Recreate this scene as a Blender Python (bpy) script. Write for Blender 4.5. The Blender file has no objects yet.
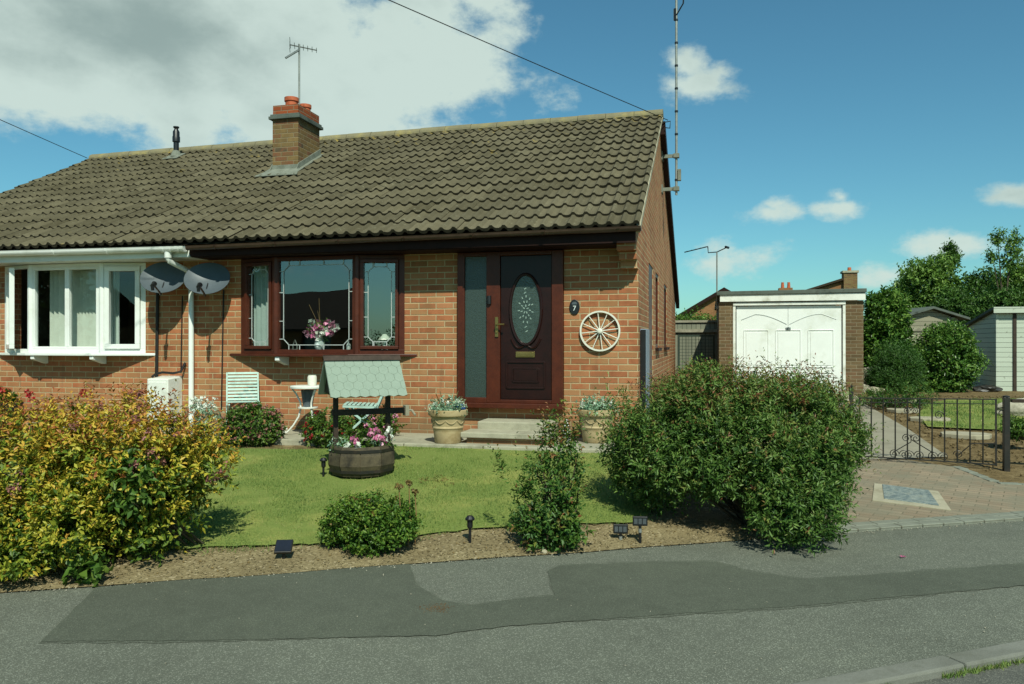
import bpy, bmesh, math, random
import numpy as np
from mathutils import Vector, Matrix, noise as mnoise

random.seed(7)
rng = np.random.default_rng(11)
R = math.radians
scene = bpy.context.scene
COL = scene.collection

# ------------------------------------------------------------------ camera geometry
CAMH, F, YAW, HOR = 1.5, 784.3, R(14.0), 344.0
CS, SN = math.cos(YAW), math.sin(YAW)

def ray(u, v):
    a = (u - 512.0) / F
    return Vector((-SN + a * CS, CS + a * SN, (HOR - v) / F))

def at_y(u, v, Y):
    d = ray(u, v)
    t = Y / d.y
    return Vector((d.x * t, Y, CAMH + d.z * t))

def at_z(u, v, z):
    d = ray(u, v)
    t = (z - CAMH) / d.z
    return Vector((d.x * t, d.y * t, z))

def at_d(u, v, zc):
    d = ray(u, v)
    return Vector((d.x * zc, d.y * zc, CAMH + d.z * zc))

def sstep(a, b, x):
    t = min(1, max(0, (x - a) / (b - a)))
    return t * t * (3 - 2 * t)

def edge_y(x):                       # back edge of the pavement
    return 5.09 + 0.547 * (x + 1.85)

PATIO = 0.36
def G(x, y):                         # ground height
    yp = edge_y(x)
    if y < yp:
        return 0.004
    tg = min(1, max(0, (y - yp) / max(0.5, 8.2 - yp)))
    gard = 0.006 + (PATIO - 0.006) * tg
    td = min(1, max(0, (y - yp) / (18 - yp))) if yp < 17 else 0
    drv = 0.006 + 0.394 * td
    k = sstep(-1.0, 0.5, x)
    return gard * (1 - k) + drv * k

def on_g(u, v, dz=0.0):
    z = 0.1
    for i in range(25):
        p = at_z(u, v, z)
        z = 0.5 * z + 0.5 * (G(p.x, p.y) + dz)
    return at_z(u, v, z)

# ------------------------------------------------------------------ materials
def lin(h):
    h = h.lstrip('#')
    o = []
    for i in (0, 2, 4):
        c = int(h[i:i + 2], 16) / 255
        o.append(c / 12.92 if c <= 0.04045 else ((c + 0.055) / 1.055) ** 2.4)
    return (*o, 1)

class NT:
    def __init__(s, name):
        s.m = bpy.data.materials.new(name)
        s.m.use_nodes = True
        s.t = s.m.node_tree
        s.t.nodes.clear()
        s.out = s.n('ShaderNodeOutputMaterial')
    def n(s, typ, **kw):
        nd = s.t.nodes.new(typ)
        for k, v in kw.items():
            if k == 'inp':
                for kk, vv in v.items():
                    s.set(nd, kk, vv)
            else:
                setattr(nd, k, v)
        return nd
    def set(s, nd, key, v):
        sock = nd.inputs[key]
        if hasattr(v, 'is_output'):
            s.t.links.new(v, sock)
        else:
            sock.default_value = v
    def math(s, op, a, b=None, c=None, clamp=False):
        nd = s.n('ShaderNodeMath', operation=op, use_clamp=clamp)
        for i, v in enumerate((a, b, c)):
            if v is not None:
                s.set(nd, i, v)
        return nd.outputs[0]
    def mix(s, f, a, b, blend='MIX'):
        nd = s.n('ShaderNodeMix', data_type='RGBA', blend_type=blend)
        s.set(nd, 0, f); s.set(nd, 6, a); s.set(nd, 7, b)
        return nd.outputs[2]
    def ramp(s, f, stops, interp='LINEAR'):
        nd = s.n('ShaderNodeValToRGB')
        cr = nd.color_ramp
        cr.interpolation = interp
        while len(cr.elements) < len(stops):
            cr.elements.new(0.5)
        for e, (p, c) in zip(cr.elements, stops):
            e.position = p
            e.color = c if len(c) == 4 else (*c, 1)
        s.set(nd, 0, f)
        return nd.outputs[0]
    def noise(s, vec, scale, detail=3, rough=0.55, out=0):
        nd = s.n('ShaderNodeTexNoise')
        s.set(nd, 'Vector', vec)
        nd.inputs['Scale'].default_value = scale
        nd.inputs['Detail'].default_value = detail
        nd.inputs['Roughness'].default_value = rough
        return nd.outputs[out]
    def obj(s):
        return s.n('ShaderNodeTexCoord').outputs['Object']
    def bump(s, h, strength, dist):
        nd = s.n('ShaderNodeBump')
        nd.inputs['Strength'].default_value = strength
        nd.inputs['Distance'].default_value = dist
        s.set(nd, 'Height', h)
        return nd.outputs[0]
    def bsdf(s, color, rough=0.6, spec=0.4, metal=0.0, normal=None, **kw):
        nd = s.n('ShaderNodeBsdfPrincipled')
        s.set(nd, 'Base Color', color)
        s.set(nd, 'Roughness', rough)
        nd.inputs['Specular IOR Level'].default_value = spec
        nd.inputs['Metallic'].default_value = metal
        if normal is not None:
            s.set(nd, 'Normal', normal)
        for k, v in kw.items():
            s.set(nd, k, v)
        return nd.outputs[0]
    def done(s, sh):
        s.t.links.new(sh, s.out.inputs[0])
        return s.m

def surf(name, c1, c2, rough=0.6, scale=6, fine=60, bump=0.15, dist=0.004, spec=0.35, metal=0.0, dirt=None, dirt_scale=2.0):
    n = NT(name)
    o = n.obj()
    a = n.noise(o, scale, 4)
    b = n.noise(o, fine, 2)
    f = n.math('ADD', n.math('MULTIPLY', a, 0.65), n.math('MULTIPLY', b, 0.35))
    f = n.ramp(f, [(0.33, (0, 0, 0)), (0.67, (1, 1, 1))])
    c = n.mix(f, lin(c1), lin(c2))
    if dirt:
        d = n.ramp(n.noise(o, dirt_scale, 5, 0.65), [(0.52, (0, 0, 0)), (0.7, (1, 1, 1))])
        c = n.mix(d, c, lin(dirt))
    return n.done(n.bsdf(c, rough, spec, metal, n.bump(b, bump, dist) if bump else None))

def brick_mat(name, stops, mortar, seed=0.0, bw=0.225, bh=0.075, joint=0.011, var=0.5, splash=False):
    n = NT(name)
    tc = n.n('ShaderNodeTexCoord')
    so = n.n('ShaderNodeSeparateXYZ'); n.set(so, 0, tc.outputs['Object'])
    sn = n.n('ShaderNodeSeparateXYZ'); n.set(sn, 0, tc.outputs['Normal'])
    side = n.math('GREATER_THAN', n.math('ABSOLUTE', sn.outputs[0]), 0.7)
    top = n.math('GREATER_THAN', n.math('ABSOLUTE', sn.outputs[2]), 0.7)
    nz = n.noise(tc.outputs['Object'], 25, 2)
    wob = n.math('MULTIPLY', n.math('SUBTRACT', nz, 0.5), 0.006)
    h = n.math('ADD', n.math('MULTIPLY', so.outputs[1], side), n.math('MULTIPLY', so.outputs[0], n.math('SUBTRACT', 1, side)))
    z = n.math('ADD', n.math('MULTIPLY', so.outputs[2], n.math('SUBTRACT', 1, top)), n.math('MULTIPLY', so.outputs[1], top))
    zz = n.math('DIVIDE', n.math('ADD', z, wob), bh)
    row = n.math('FLOOR', zz)
    par = n.math('MULTIPLY', n.math('FLOORED_MODULO', row, 2), 0.5)
    xx = n.math('ADD', n.math('DIVIDE', n.math('ADD', h, wob), bw), par)
    ix = n.math('FLOOR', xx)
    fx = n.math('MULTIPLY', n.math('FRACT', xx), bw)
    fz = n.math('MULTIPLY', n.math('FRACT', zz), bh)
    mx = n.math('MINIMUM', fx, n.math('SUBTRACT', bw, fx))
    mz = n.math('MINIMUM', fz, n.math('SUBTRACT', bh, fz))
    m = n.math('MINIMUM', mx, mz)
    mask = n.n('ShaderNodeMapRange', interpolation_type='SMOOTHSTEP')
    n.set(mask, 0, m); mask.inputs[1].default_value = joint * 0.32; mask.inputs[2].default_value = joint * 0.75
    brick = mask.outputs[0]
    cv = n.n('ShaderNodeCombineXYZ')
    n.set(cv, 0, ix); n.set(cv, 1, row); n.set(cv, 2, n.math('ADD', side, seed))
    wn = n.n('ShaderNodeTexWhiteNoise', noise_dimensions='3D'); n.set(wn, 0, cv.outputs[0])
    big = n.noise(tc.outputs['Object'], 9, 4, 0.6)
    f = n.math('ADD', wn.outputs[0], n.math('MULTIPLY', n.math('SUBTRACT', big, 0.5), var))
    c = n.ramp(f, stops)
    fine = n.noise(tc.outputs['Object'], 130, 3)
    c = n.mix(n.math('MULTIPLY', fine, 0.3), c, lin('#5a4a36'), 'MULTIPLY')
    mcol = n.mix(n.noise(tc.outputs['Object'], 30, 3), lin(mortar), n.mix(0.5, lin(mortar), lin('#70604c')))
    blotch = n.ramp(n.noise(tc.outputs['Object'], 1.3, 4), [(0.32, (0.74, 0.72, 0.68)), (0.62, (1, 1, 1))])
    col = n.mix(1.0, n.mix(brick, mcol, c), blotch, 'MULTIPLY')
    if splash:      # rain-splash dirt and salts low on the wall
        sp_ = n.n('ShaderNodeMapRange', interpolation_type='SMOOTHSTEP')
        n.set(sp_, 0, n.math('ADD', so.outputs[2], n.math('MULTIPLY', n.math('SUBTRACT', n.noise(tc.outputs['Object'], 2.2, 5, 0.65), 0.5), 0.9)))
        sp_.inputs[1].default_value = 0.0; sp_.inputs[2].default_value = 0.45; sp_.inputs[3].default_value = 0.5; sp_.inputs[4].default_value = 0.0
        col = n.mix(sp_.outputs[0], col, lin('#5d5440'))
        stv = n.n('ShaderNodeMapping'); n.set(stv, 0, tc.outputs['Object']); stv.inputs['Scale'].default_value = (5, 5, 0.5)
        col = n.mix(n.math('MULTIPLY', n.ramp(n.noise(stv.outputs[0], 1.6, 5, 0.6), [(0.58, (0, 0, 0)), (0.75, (1, 1, 1))]), 0.35), col, lin('#5a4a38'))
    hgt = n.math('ADD', brick, n.math('MULTIPLY', fine, 0.35))
    return n.done(n.bsdf(col, 0.85, 0.2, 0, n.bump(hgt, 0.7, 0.006)))

BR_STOPS = [(0.0, lin('#985f40')), (0.16, lin('#b0714c')), (0.34, lin('#a27650')), (0.52, lin('#b27a55')), (0.70, lin('#a98058')), (0.85, lin('#b06c49')), (1.0, lin('#956a48'))]
M = {}
M['brick'] = brick_mat('house_brick', BR_STOPS, '#bfae86', splash=True)
M['brick_chimney'] = brick_mat('chimney_brick', [(0, lin('#7a6240')), (0.3, lin('#877048')), (0.6, lin('#736140')), (0.85, lin('#80583e')), (1, lin('#5f5340'))], '#8a7d60', 3.0, var=0.9)
M['brick_garage'] = brick_mat('garage_brick', [(0, lin('#69563c')), (0.4, lin('#766448')), (0.7, lin('#60523a')), (1, lin('#735a42'))], '#8b826a', 5.0)
M['brick_far'] = brick_mat('far_brick', [(0, lin('#8a5c38')), (0.5, lin('#976a44')), (1, lin('#7d5838'))], '#988768', 9.0)

def tile_mat(name, stops, lichen='#a08a3c'):
    n = NT(name)
    uv = n.n('ShaderNodeUVMap').outputs[0]
    o = n.obj()
    fl = n.n('ShaderNodeVectorMath', operation='FLOOR'); n.set(fl, 0, uv)
    wn = n.n('ShaderNodeTexWhiteNoise', noise_dimensions='2D'); n.set(wn, 0, fl.outputs[0])
    f = n.math('ADD', n.math('MULTIPLY', wn.outputs[0], 0.45), n.math('MULTIPLY', n.noise(o, 6, 5), 0.45))
    c = n.ramp(f, stops)
    fine = n.noise(o, 90, 3)
    c = n.mix(n.math('MULTIPLY', fine, 0.6), c, lin('#3d382c'), 'MULTIPLY')
    # pale lichen spots
    sp = n.ramp(n.noise(o, 17, 5, 0.7), [(0.60, (0, 0, 0)), (0.72, (1, 1, 1))])
    c = n.mix(n.math('MULTIPLY', sp, 0.6), c, lin('#8a8871'))
    # yellow lichen towards the ridge (v in courses)
    sv = n.n('ShaderNodeSeparateXYZ'); n.set(sv, 0, uv)
    hi = n.n('ShaderNodeMapRange'); n.set(hi, 0, sv.outputs[1])
    hi.inputs[1].default_value = 9; hi.inputs[2].default_value = 16; hi.inputs[3].default_value = 0.0; hi.inputs[4].default_value = 0.14
    ly = n.n('ShaderNodeMapRange', interpolation_type='SMOOTHSTEP')
    n.set(ly, 0, n.math('ADD', n.noise(o, 5, 6, 0.7), hi.outputs[0]))
    ly.inputs[1].default_value = 0.66; ly.inputs[2].default_value = 0.80; ly.inputs[4].default_value = 0.75
    c = n.mix(ly.outputs[0], c, lin(lichen))
    lip = n.math('LESS_THAN', n.math('FRACT', sv.outputs[1]), 0.5)  # dark lip colour: moss and dirt, plus the course shadow line painted in
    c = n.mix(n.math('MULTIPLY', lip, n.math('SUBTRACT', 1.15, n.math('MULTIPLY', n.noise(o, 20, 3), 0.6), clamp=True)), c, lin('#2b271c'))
    ms = n.ramp(n.noise(o, 0.9, 5, 0.6), [(0.35, (0.86, 0.85, 0.80)), (0.65, (1, 1, 1))])
    c = n.mix(1.0, c, ms, 'MULTIPLY')
    return n.done(n.bsdf(c, 0.9, 0.2, 0, n.bump(fine, 0.4, 0.004)))
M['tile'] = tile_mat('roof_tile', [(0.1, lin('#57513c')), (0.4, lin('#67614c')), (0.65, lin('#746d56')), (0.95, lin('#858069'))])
M['ridge'] = surf('ridge_tile', '#6a6550', '#7d765a', 0.9, 5, 60, 0.4, 0.005, 0.2, dirt='#8d8256', dirt_scale=4)
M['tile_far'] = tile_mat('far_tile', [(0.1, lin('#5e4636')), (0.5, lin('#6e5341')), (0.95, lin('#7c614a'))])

M['white'] = surf('white_upvc', '#d5d8d2', '#dfe2dc', 0.35, 3, 80, 0.02, 0.001, 0.5, dirt='#c3c6ba', dirt_scale=1.5)
M['white_dirty'] = surf('white_paint_worn', '#c9cbc0', '#dcded4', 0.5, 5, 60, 0.08, 0.002, 0.4, dirt='#a9a998', dirt_scale=3)
M['maroon'] = surf('mahogany_frame', '#3c1b10', '#502515', 0.4, 9, 70, 0.05, 0.001, 0.3)
M['maroon_dark'] = surf('dark_door', '#1c0d0b', '#27110e', 0.33, 9, 70, 0.05, 0.001, 0.3)
M['brown_gutter'] = surf('brown_gutter', '#33271e', '#43352a', 0.3, 9, 70, 0.03, 0.001, 0.4)
M['brown_fascia'] = surf('brown_fascia', '#1f110d', '#2a1711', 0.6, 9, 70, 0.03, 0.001, 0.15)
M['black'] = surf('black_plastic', '#101112', '#1a1b1c', 0.4, 9, 70, 0.03, 0.001, 0.5)
M['black_iron'] = surf('black_iron', '#14140f', '#232019', 0.5, 20, 90, 0.2, 0.002, 0.5, dirt='#2e241b', dirt_scale=9)
M['grey_metal'] = surf('grey_metal', '#6f7370', '#8a8e8a', 0.45, 12, 90, 0.06, 0.001, 0.5, 0.6)
M['galv'] = surf('mast_metal', '#767a74', '#9a9d95', 0.5, 12, 90, 0.06, 0.001, 0.5, 0.4)
M['dish'] = surf('dish_grey', '#464e52', '#545d62', 0.45, 4, 90, 0.04, 0.001, 0.4, dirt='#4b5357', dirt_scale=5)
M['lead'] = surf('lead_flashing', '#62665a', '#7d8175', 0.8, 9, 60, 0.3, 0.004, 0.2, dirt='#55564a', dirt_scale=6)
M['terracotta'] = surf('terracotta', '#a3573a', '#b36546', 0.8, 9, 70, 0.15, 0.003, 0.2, dirt='#84452c', dirt_scale=7)
M['pot'] = surf('stone_pot', '#a08f6a', '#b3a27c', 0.8, 9, 80, 0.2, 0.003, 0.25, dirt='#8c774f', dirt_scale=6)
M['stone'] = surf('step_stone', '#8d8a76', '#a5a28c', 0.85, 7, 80, 0.3, 0.003, 0.25, dirt='#74725f', dirt_scale=3)
M['slab'] = surf('paving_slab', '#8b8875', '#9d9a86', 0.9, 4, 70, 0.3, 0.004, 0.2, dirt='#6f6e5c', dirt_scale=2)
M['rock'] = surf('rock', '#8a8574', '#aaa593', 0.9, 6, 40, 0.6, 0.01, 0.2, dirt='#57543f', dirt_scale=5)
M['rock_buff'] = surf('buff_stone', '#8c8772', '#a29c86', 0.9, 6, 40, 0.4, 0.006, 0.2, dirt='#7d7660', dirt_scale=4)
M['blue_paint'] = surf('pale_blue_paint', '#94b0a4', '#a8c1b4', 0.55, 8, 60, 0.1, 0.002, 0.35, dirt='#7d978b', dirt_scale=6)
M['green_slate'] = None
M['dark_wood'] = surf('dark_wood', '#2a2119', '#40342a', 0.7, 14, 70, 0.3, 0.003, 0.3)
M['barrel_wood'] = surf('barrel_wood', '#3f392b', '#5a513d', 0.75, 10, 60, 0.3, 0.003, 0.3, dirt='#2c2820', dirt_scale=7)
M['felt'] = surf('roof_felt', '#4b524b', '#616860', 0.95, 6, 120, 0.4, 0.004, 0.15, dirt='#3c423b', dirt_scale=3)
M['old_wood'] = surf('weathered_wood', '#807c6a', '#9a9682', 0.85, 8, 60, 0.3, 0.003, 0.2, dirt='#5f5c4d', dirt_scale=3)
M['brass'] = surf('brass', '#8f7a48', '#a38d58', 0.35, 9, 60, 0.02, 0.001, 0.5, 0.9)
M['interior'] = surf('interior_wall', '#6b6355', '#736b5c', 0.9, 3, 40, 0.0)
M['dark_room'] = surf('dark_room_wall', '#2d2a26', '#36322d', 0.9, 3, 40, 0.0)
M['blind'] = surf('blind_fabric', '#b9bdb0', '#c6cabd', 0.9, 6, 90, 0.05, 0.001, 0.2)
M['curtain'] = surf('net_curtain', '#b9c4bd', '#c7d1ca', 0.9, 6, 90, 0.05, 0.001, 0.2)
M['white_china'] = surf('white_china', '#c9cfca', '#d8ddd8', 0.2, 6, 90, 0.0, spec=0.6)
M['lead_came'] = surf('lead_came', '#9aa09c', '#b0b5b0', 0.45, 6, 90, 0.0, spec=0.5)
M['cable'] = surf('cable', '#141312', '#1f1d1b', 0.6, 6, 90, 0.0)
M['grey_box'] = surf('grey_cabinet', '#6d7a86', '#7d8a96', 0.5, 6, 90, 0.03)
M['mesh_green'] = surf('dark_green_wire', '#1c2a22', '#283a2f', 0.6, 6, 90, 0.0)
M['bark'] = surf('bark', '#3c3528', '#565040', 0.9, 14, 60, 0.5, 0.006, 0.15)
M['stem'] = surf('stem', '#4a4a26', '#5f5a30', 0.8, 14, 60, 0.1)
M['dry_stem'] = surf('dry_stem', '#6d5533', '#86693f', 0.8, 14, 60, 0.1)
M['render_wall'] = surf('rendered_wall', '#9a9482', '#aaa491', 0.9, 3, 50, 0.15)

def glass_mat(name, tint, refl_boost=0.0, rough=0.0):
    n = NT(name)
    o = n.obj()
    wob = n.bump(n.noise(o, 2.2, 1), 0.05, 0.02)
    ge = n.n('ShaderNodeNewGeometry')
    dt = n.n('ShaderNodeVectorMath', operation='DOT_PRODUCT'); n.set(dt, 0, ge.outputs['Incoming']); n.set(dt, 1, ge.outputs['Normal'])
    om = n.math('SUBTRACT', 1, n.math('ABSOLUTE', dt.outputs['Value']), clamp=True)
    sch = n.math('ADD', n.math('MULTIPLY', n.math('POWER', om, 5), 0.96), 0.04)
    f = n.math('ADD', n.math('MULTIPLY', sch, 1.8), refl_boost, clamp=True)
    gl = n.n('ShaderNodeBsdfGlossy'); gl.inputs['Roughness'].default_value = rough; n.set(gl, 'Normal', wob)
    gl.inputs['Color'].default_value = (0.9, 0.95, 0.95, 1)
    tr = n.n('ShaderNodeBsdfTransparent'); tr.inputs[0].default_value = tint
    mx = n.n('ShaderNodeMixShader'); n.set(mx, 0, f); n.set(mx, 1, tr.outputs[0]); n.set(mx, 2, gl.outputs[0])
    return n.done(mx.outputs[0])
M['glass'] = glass_mat('window_glass', (0.88, 0.92, 0.90, 1), 0.0)
M['glass_lead'] = glass_mat('leaded_glass', (0.80, 0.86, 0.84, 1), 0.13)

def frosted(name, c1, c2, scale):
    n = NT(name)
    o = n.obj()
    v = n.n('ShaderNodeTexVoronoi'); n.set(v, 0, o); v.inputs['Scale'].default_value = scale
    c = n.mix(n.noise(o, scale * 0.5, 4), lin(c1), lin(c2))
    return n.done(n.bsdf(c, 0.22, 0.6, 0, n.bump(v.outputs[0], 0.5, 0.004)))
M['frosted'] = frosted('obscure_glass', '#28322d', '#3e4a44', 90)
M['oval_glass'] = frosted('oval_glass', '#1f2825', '#46544c', 60)

def leaf_mat(name, stops, trans=0.3, rough=0.45):
    n = NT(name)
    at = n.n('ShaderNodeAttribute', attribute_name='tone')
    c = n.ramp(at.outputs['Fac'], [(p, lin(c)) for p, c in stops])
    b = n.bsdf(c, rough, 0.3)
    tr = n.n('ShaderNodeBsdfTranslucent'); n.set(tr, 0, c)
    mx = n.n('ShaderNodeMixShader'); mx.inputs[0].default_value = trans
    n.set(mx, 1, b); n.set(mx, 2, tr.outputs[0])
    return n.done(mx.outputs[0])
L = {}
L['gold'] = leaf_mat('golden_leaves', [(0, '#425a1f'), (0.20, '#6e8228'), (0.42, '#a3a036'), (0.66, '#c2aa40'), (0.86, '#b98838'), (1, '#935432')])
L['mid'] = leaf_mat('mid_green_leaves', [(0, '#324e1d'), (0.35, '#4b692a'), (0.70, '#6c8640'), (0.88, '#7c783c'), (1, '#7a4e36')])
L['fresh'] = leaf_mat('fresh_green_leaves', [(0, '#324c1a'), (0.5, '#4e6c28'), (1, '#76883c')])
L['box'] = leaf_mat('box_leaves', [(0, '#32501a'), (0.5, '#527327'), (0.9, '#7a8c38'), (1, '#7d5c34')])
L['upright'] = leaf_mat('upright_leaves', [(0, '#2b4a20'), (0.6, '#4a6b2a'), (0.85, '#6b7a35'), (1, '#865a38')])
L['tree'] = leaf_mat('tree_leaves', [(0, '#3c581f'), (0.5, '#5c7c32'), (1, '#88a44a')])
L['tree_dark'] = leaf_mat('dark_tree_leaves', [(0, '#2a461a'), (0.5, '#426226'), (1, '#628038')])
L['laurel'] = leaf_mat('glossy_leaves', [(0, '#34541f'), (0.5, '#52752e'), (1, '#829a4a')], rough=0.3)
L['feather'] = leaf_mat('feathery_leaves', [(0, '#2e4f1e'), (0.6, '#44682a'), (1, '#648440')])
L['silver'] = leaf_mat('silver_leaves', [(0, '#587a60'), (0.4, '#7da083'), (0.75, '#b0c6a4'), (1, '#d5d8bd')])
L['red'] = leaf_mat('red_petals', [(0, '#7d1b22'), (0.5, '#a8242b'), (1, '#c24440')])
L['pink'] = leaf_mat('pink_petals', [(0, '#b04c7c'), (0.5, '#c9749a'), (1, '#dfa9bd')])
L['mauve'] = leaf_mat('dusky_pink_petals', [(0, '#7a4a48'), (0.5, '#8f5d58'), (1, '#a5766a')])
L['whitep'] = leaf_mat('white_petals', [(0, '#b9c1ae'), (0.5, '#d2d7ca'), (1, '#e2e5da')])
L['blue'] = leaf_mat('blue_petals', [(0, '#345a9c'), (1, '#5b84c0')])
L['brownseed'] = leaf_mat('seed_heads', [(0, '#5c4a2a'), (1, '#84703f')])
L['grass'] = leaf_mat('grass_blades', [(0, '#506b32'), (0.35, '#6d8640'), (0.65, '#88954f'), (0.85, '#a09d64'), (1, '#ada172')], 0.35, 0.6)

def asphalt(name, c1, c2, sp, scale=320, blotch='#5f5f55'):
    n = NT(name)
    o = n.obj()
    v = n.n('ShaderNodeTexVoronoi'); n.set(v, 0, o); v.inputs['Scale'].default_value = scale * 0.6
    a = n.noise(o, scale * 0.5, 3, 0.7)
    big = n.noise(o, 0.7, 5, 0.6)
    med = n.noise(o, 7, 4, 0.6)
    cc = n.n('ShaderNodeSeparateColor'); n.set(cc, 0, v.outputs['Color'])
    c = n.mix(n.ramp(a, [(0.35, (0, 0, 0)), (0.65, (1, 1, 1))]), lin(c1), lin(c2))
    c = n.mix(n.ramp(cc.outputs[0], [(0.72, (0, 0, 0)), (0.95, (0.7, 0.7, 0.7))]), c, lin(sp))
    k = n.math('ADD', n.math('MULTIPLY', big, 0.6), n.math('MULTIPLY', med, 0.4))
    c = n.mix(1.0, c, n.ramp(k, [(0.34, (0.80, 0.80, 0.78)), (0.52, (0.98, 0.98, 0.96)), (0.68, (1.12, 1.12, 1.08))]), 'MULTIPLY')
    st = n.ramp(n.noise(o, 2.6, 6, 0.75), [(0.66, (0, 0, 0)), (0.74, (1, 1, 1))])
    c = n.mix(n.math('MULTIPLY', st, 0.25), c, lin(blotch))
    h = n.math('ADD', v.outputs['Distance'], a)
    return n.done(n.bsdf(c, 0.9, 0.25, 0, n.bump(h, 0.6, 0.004)))
M['pavement'] = asphalt('pavement_asphalt', '#50534a', '#66695d', '#8d9083')
M['patch'] = asphalt('patched_asphalt', '#464a41', '#55594c', '#6e7265', 420, '#50534a')
M['road'] = asphalt('road_asphalt', '#4b4c47', '#5c5d56', '#77776c', 260)
M['kerb'] = surf('kerb_concrete', '#62635a', '#787970', 0.9, 6, 160, 0.5, 0.003, 0.2, dirt='#56574c', dirt_scale=3)

def soil_mat():
    n = NT('garden_soil')
    o = n.obj()
    a = n.noise(o, 35, 5, 0.7); b = n.noise(o, 3, 4)
    c = n.ramp(n.math('ADD', n.math('MULTIPLY', a, 0.6), n.math('MULTIPLY', b, 0.4)), [(0.3, lin('#554b35')), (0.5, lin('#786c4f')), (0.7, lin('#908463'))])
    v = n.n('ShaderNodeTexVoronoi'); n.set(v, 0, o); v.inputs['Scale'].default_value = 60
    sc = n.n('ShaderNodeSeparateColor'); n.set(sc, 0, v.outputs['Color'])
    c = n.mix(n.ramp(sc.outputs[0], [(0.92, (0, 0, 0)), (0.96, (0.7, 0.7, 0.7))]), c, lin('#a39678'))
    return n.done(n.bsdf(c, 0.95, 0.15, 0, n.bump(n.math('ADD', a, v.outputs[0]), 0.8, 0.010)))
M['soil'] = soil_mat()
M['side_soil'] = surf('side_soil', '#4d4029', '#7a6a4a', 0.95, 14, 70, 0.9, 0.02, 0.1, dirt='#8d7c5a', dirt_scale=5)
M['dark_pot'] = surf('dark_grey_pot', '#3a4042', '#4a5052', 0.6, 9, 70, 0.05)
M['bevel_glass'] = surf('bevel_glass', '#6d7f76', '#93a398', 0.12, 20, 90, 0.3, 0.002, 0.8)

def lawn_mat():
    n = NT('lawn_turf')
    o = n.obj()
    a = n.noise(o, 60, 3); b = n.noise(o, 1.8, 5, 0.65)
    c = n.mix(a, lin('#5c6a34'), lin('#798646'))
    c = n.mix(n.ramp(b, [(0.5, (0, 0, 0)), (0.68, (0.8, 0.8, 0.8))]), c, lin('#8d8d4e'))
    return n.done(n.bsdf(c, 0.95, 0.1, 0, n.bump(a, 0.8, 0.02)))
M['lawn'] = lawn_mat()

def block_mat():
    n = NT('block_paving')
    o = n.obj()
    mp = n.n('ShaderNodeMapping'); n.set(mp, 0, o); mp.inputs['Rotation'].default_value = (0, 0, R(20))
    b = n.n('ShaderNodeTexBrick'); n.set(b, 0, mp.outputs[0])
    b.inputs['Color1'].default_value = lin('#8a7a65'); b.inputs['Color2'].default_value = lin('#9f8f78'); b.inputs['Mortar'].default_value = lin('#6b6450')
    b.inputs['Scale'].default_value = 1.0; b.inputs['Mortar Size'].default_value = 0.005; b.inputs['Brick Width'].default_value = 0.2; b.inputs['Row Height'].default_value = 0.1
    b.inputs['Bias'].default_value = 0.0
    c = n.mix(n.ramp(n.noise(o, 3, 5, 0.65), [(0.36, (0, 0, 0)), (0.62, (0.8, 0.8, 0.8))]), b.outputs[0], lin('#807d6a'))
    c = n.mix(n.math('MULTIPLY', n.noise(o, 140, 3), 0.5), c, lin('#6d6455'), 'MULTIPLY')
    return n.done(n.bsdf(c, 0.9, 0.2, 0, n.bump(n.math('SUBTRACT', n.noise(o, 120, 2), n.math('MULTIPLY', b.outputs[1], 1.5)), 0.5, 0.005)))
M['blocks'] = block_mat()
M['concrete'] = surf('drive_concrete', '#7d7868', '#918c7a', 0.95, 3, 120, 0.4, 0.003, 0.2, dirt='#686455', dirt_scale=1.5)
M['edging'] = surf('edging_block', '#696c60', '#7d8073', 0.9, 8, 120, 0.4, 0.003, 0.2)
M['earth'] = surf('far_ground', '#4c5a2c', '#63703a', 0.95, 0.5, 9, 0.3, 0.02, 0.1)

def manhole_mat():
    n = NT('manhole_plate')
    o = n.obj()
    ck = n.n('ShaderNodeTexChecker'); n.set(ck, 0, o); ck.inputs[3].default_value = 36
    c = n.mix(n.ramp(n.noise(o, 22, 5, 0.7), [(0.4, (0, 0, 0)), (0.62, (1, 1, 1))]), lin('#6b7674'), lin('#a3a99c'))
    c = n.mix(n.math('MULTIPLY', ck.outputs[1], 0.3), c, lin('#4b565a'))
    c = n.mix(n.ramp(n.noise(o, 14, 5, .7), [(0.55, (0, 0, 0)), (0.7, (0.7, 0.7, 0.7))]), c, lin('#8b8a78'))
    return n.done(n.bsdf(c, 0.55, 0.4, 0.3, n.bump(ck.outputs[1], 0.5, 0.004)))
M['manhole'] = manhole_mat()

def slate_mat():
    n = NT('green_felt_shingle')
    o = n.obj()
    c = n.mix(n.noise(o, 14, 4), lin('#879587'), lin('#99a697'))
    c = n.mix(n.math('MULTIPLY', n.noise(o, 200, 2), 0.5), c, lin('#6d8070'), 'MULTIPLY')
    return n.done(n.bsdf(c, 0.9, 0.2, 0, n.bump(n.noise(o, 200, 2), 0.4, 0.002)))
M['green_slate'] = slate_mat()

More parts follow.
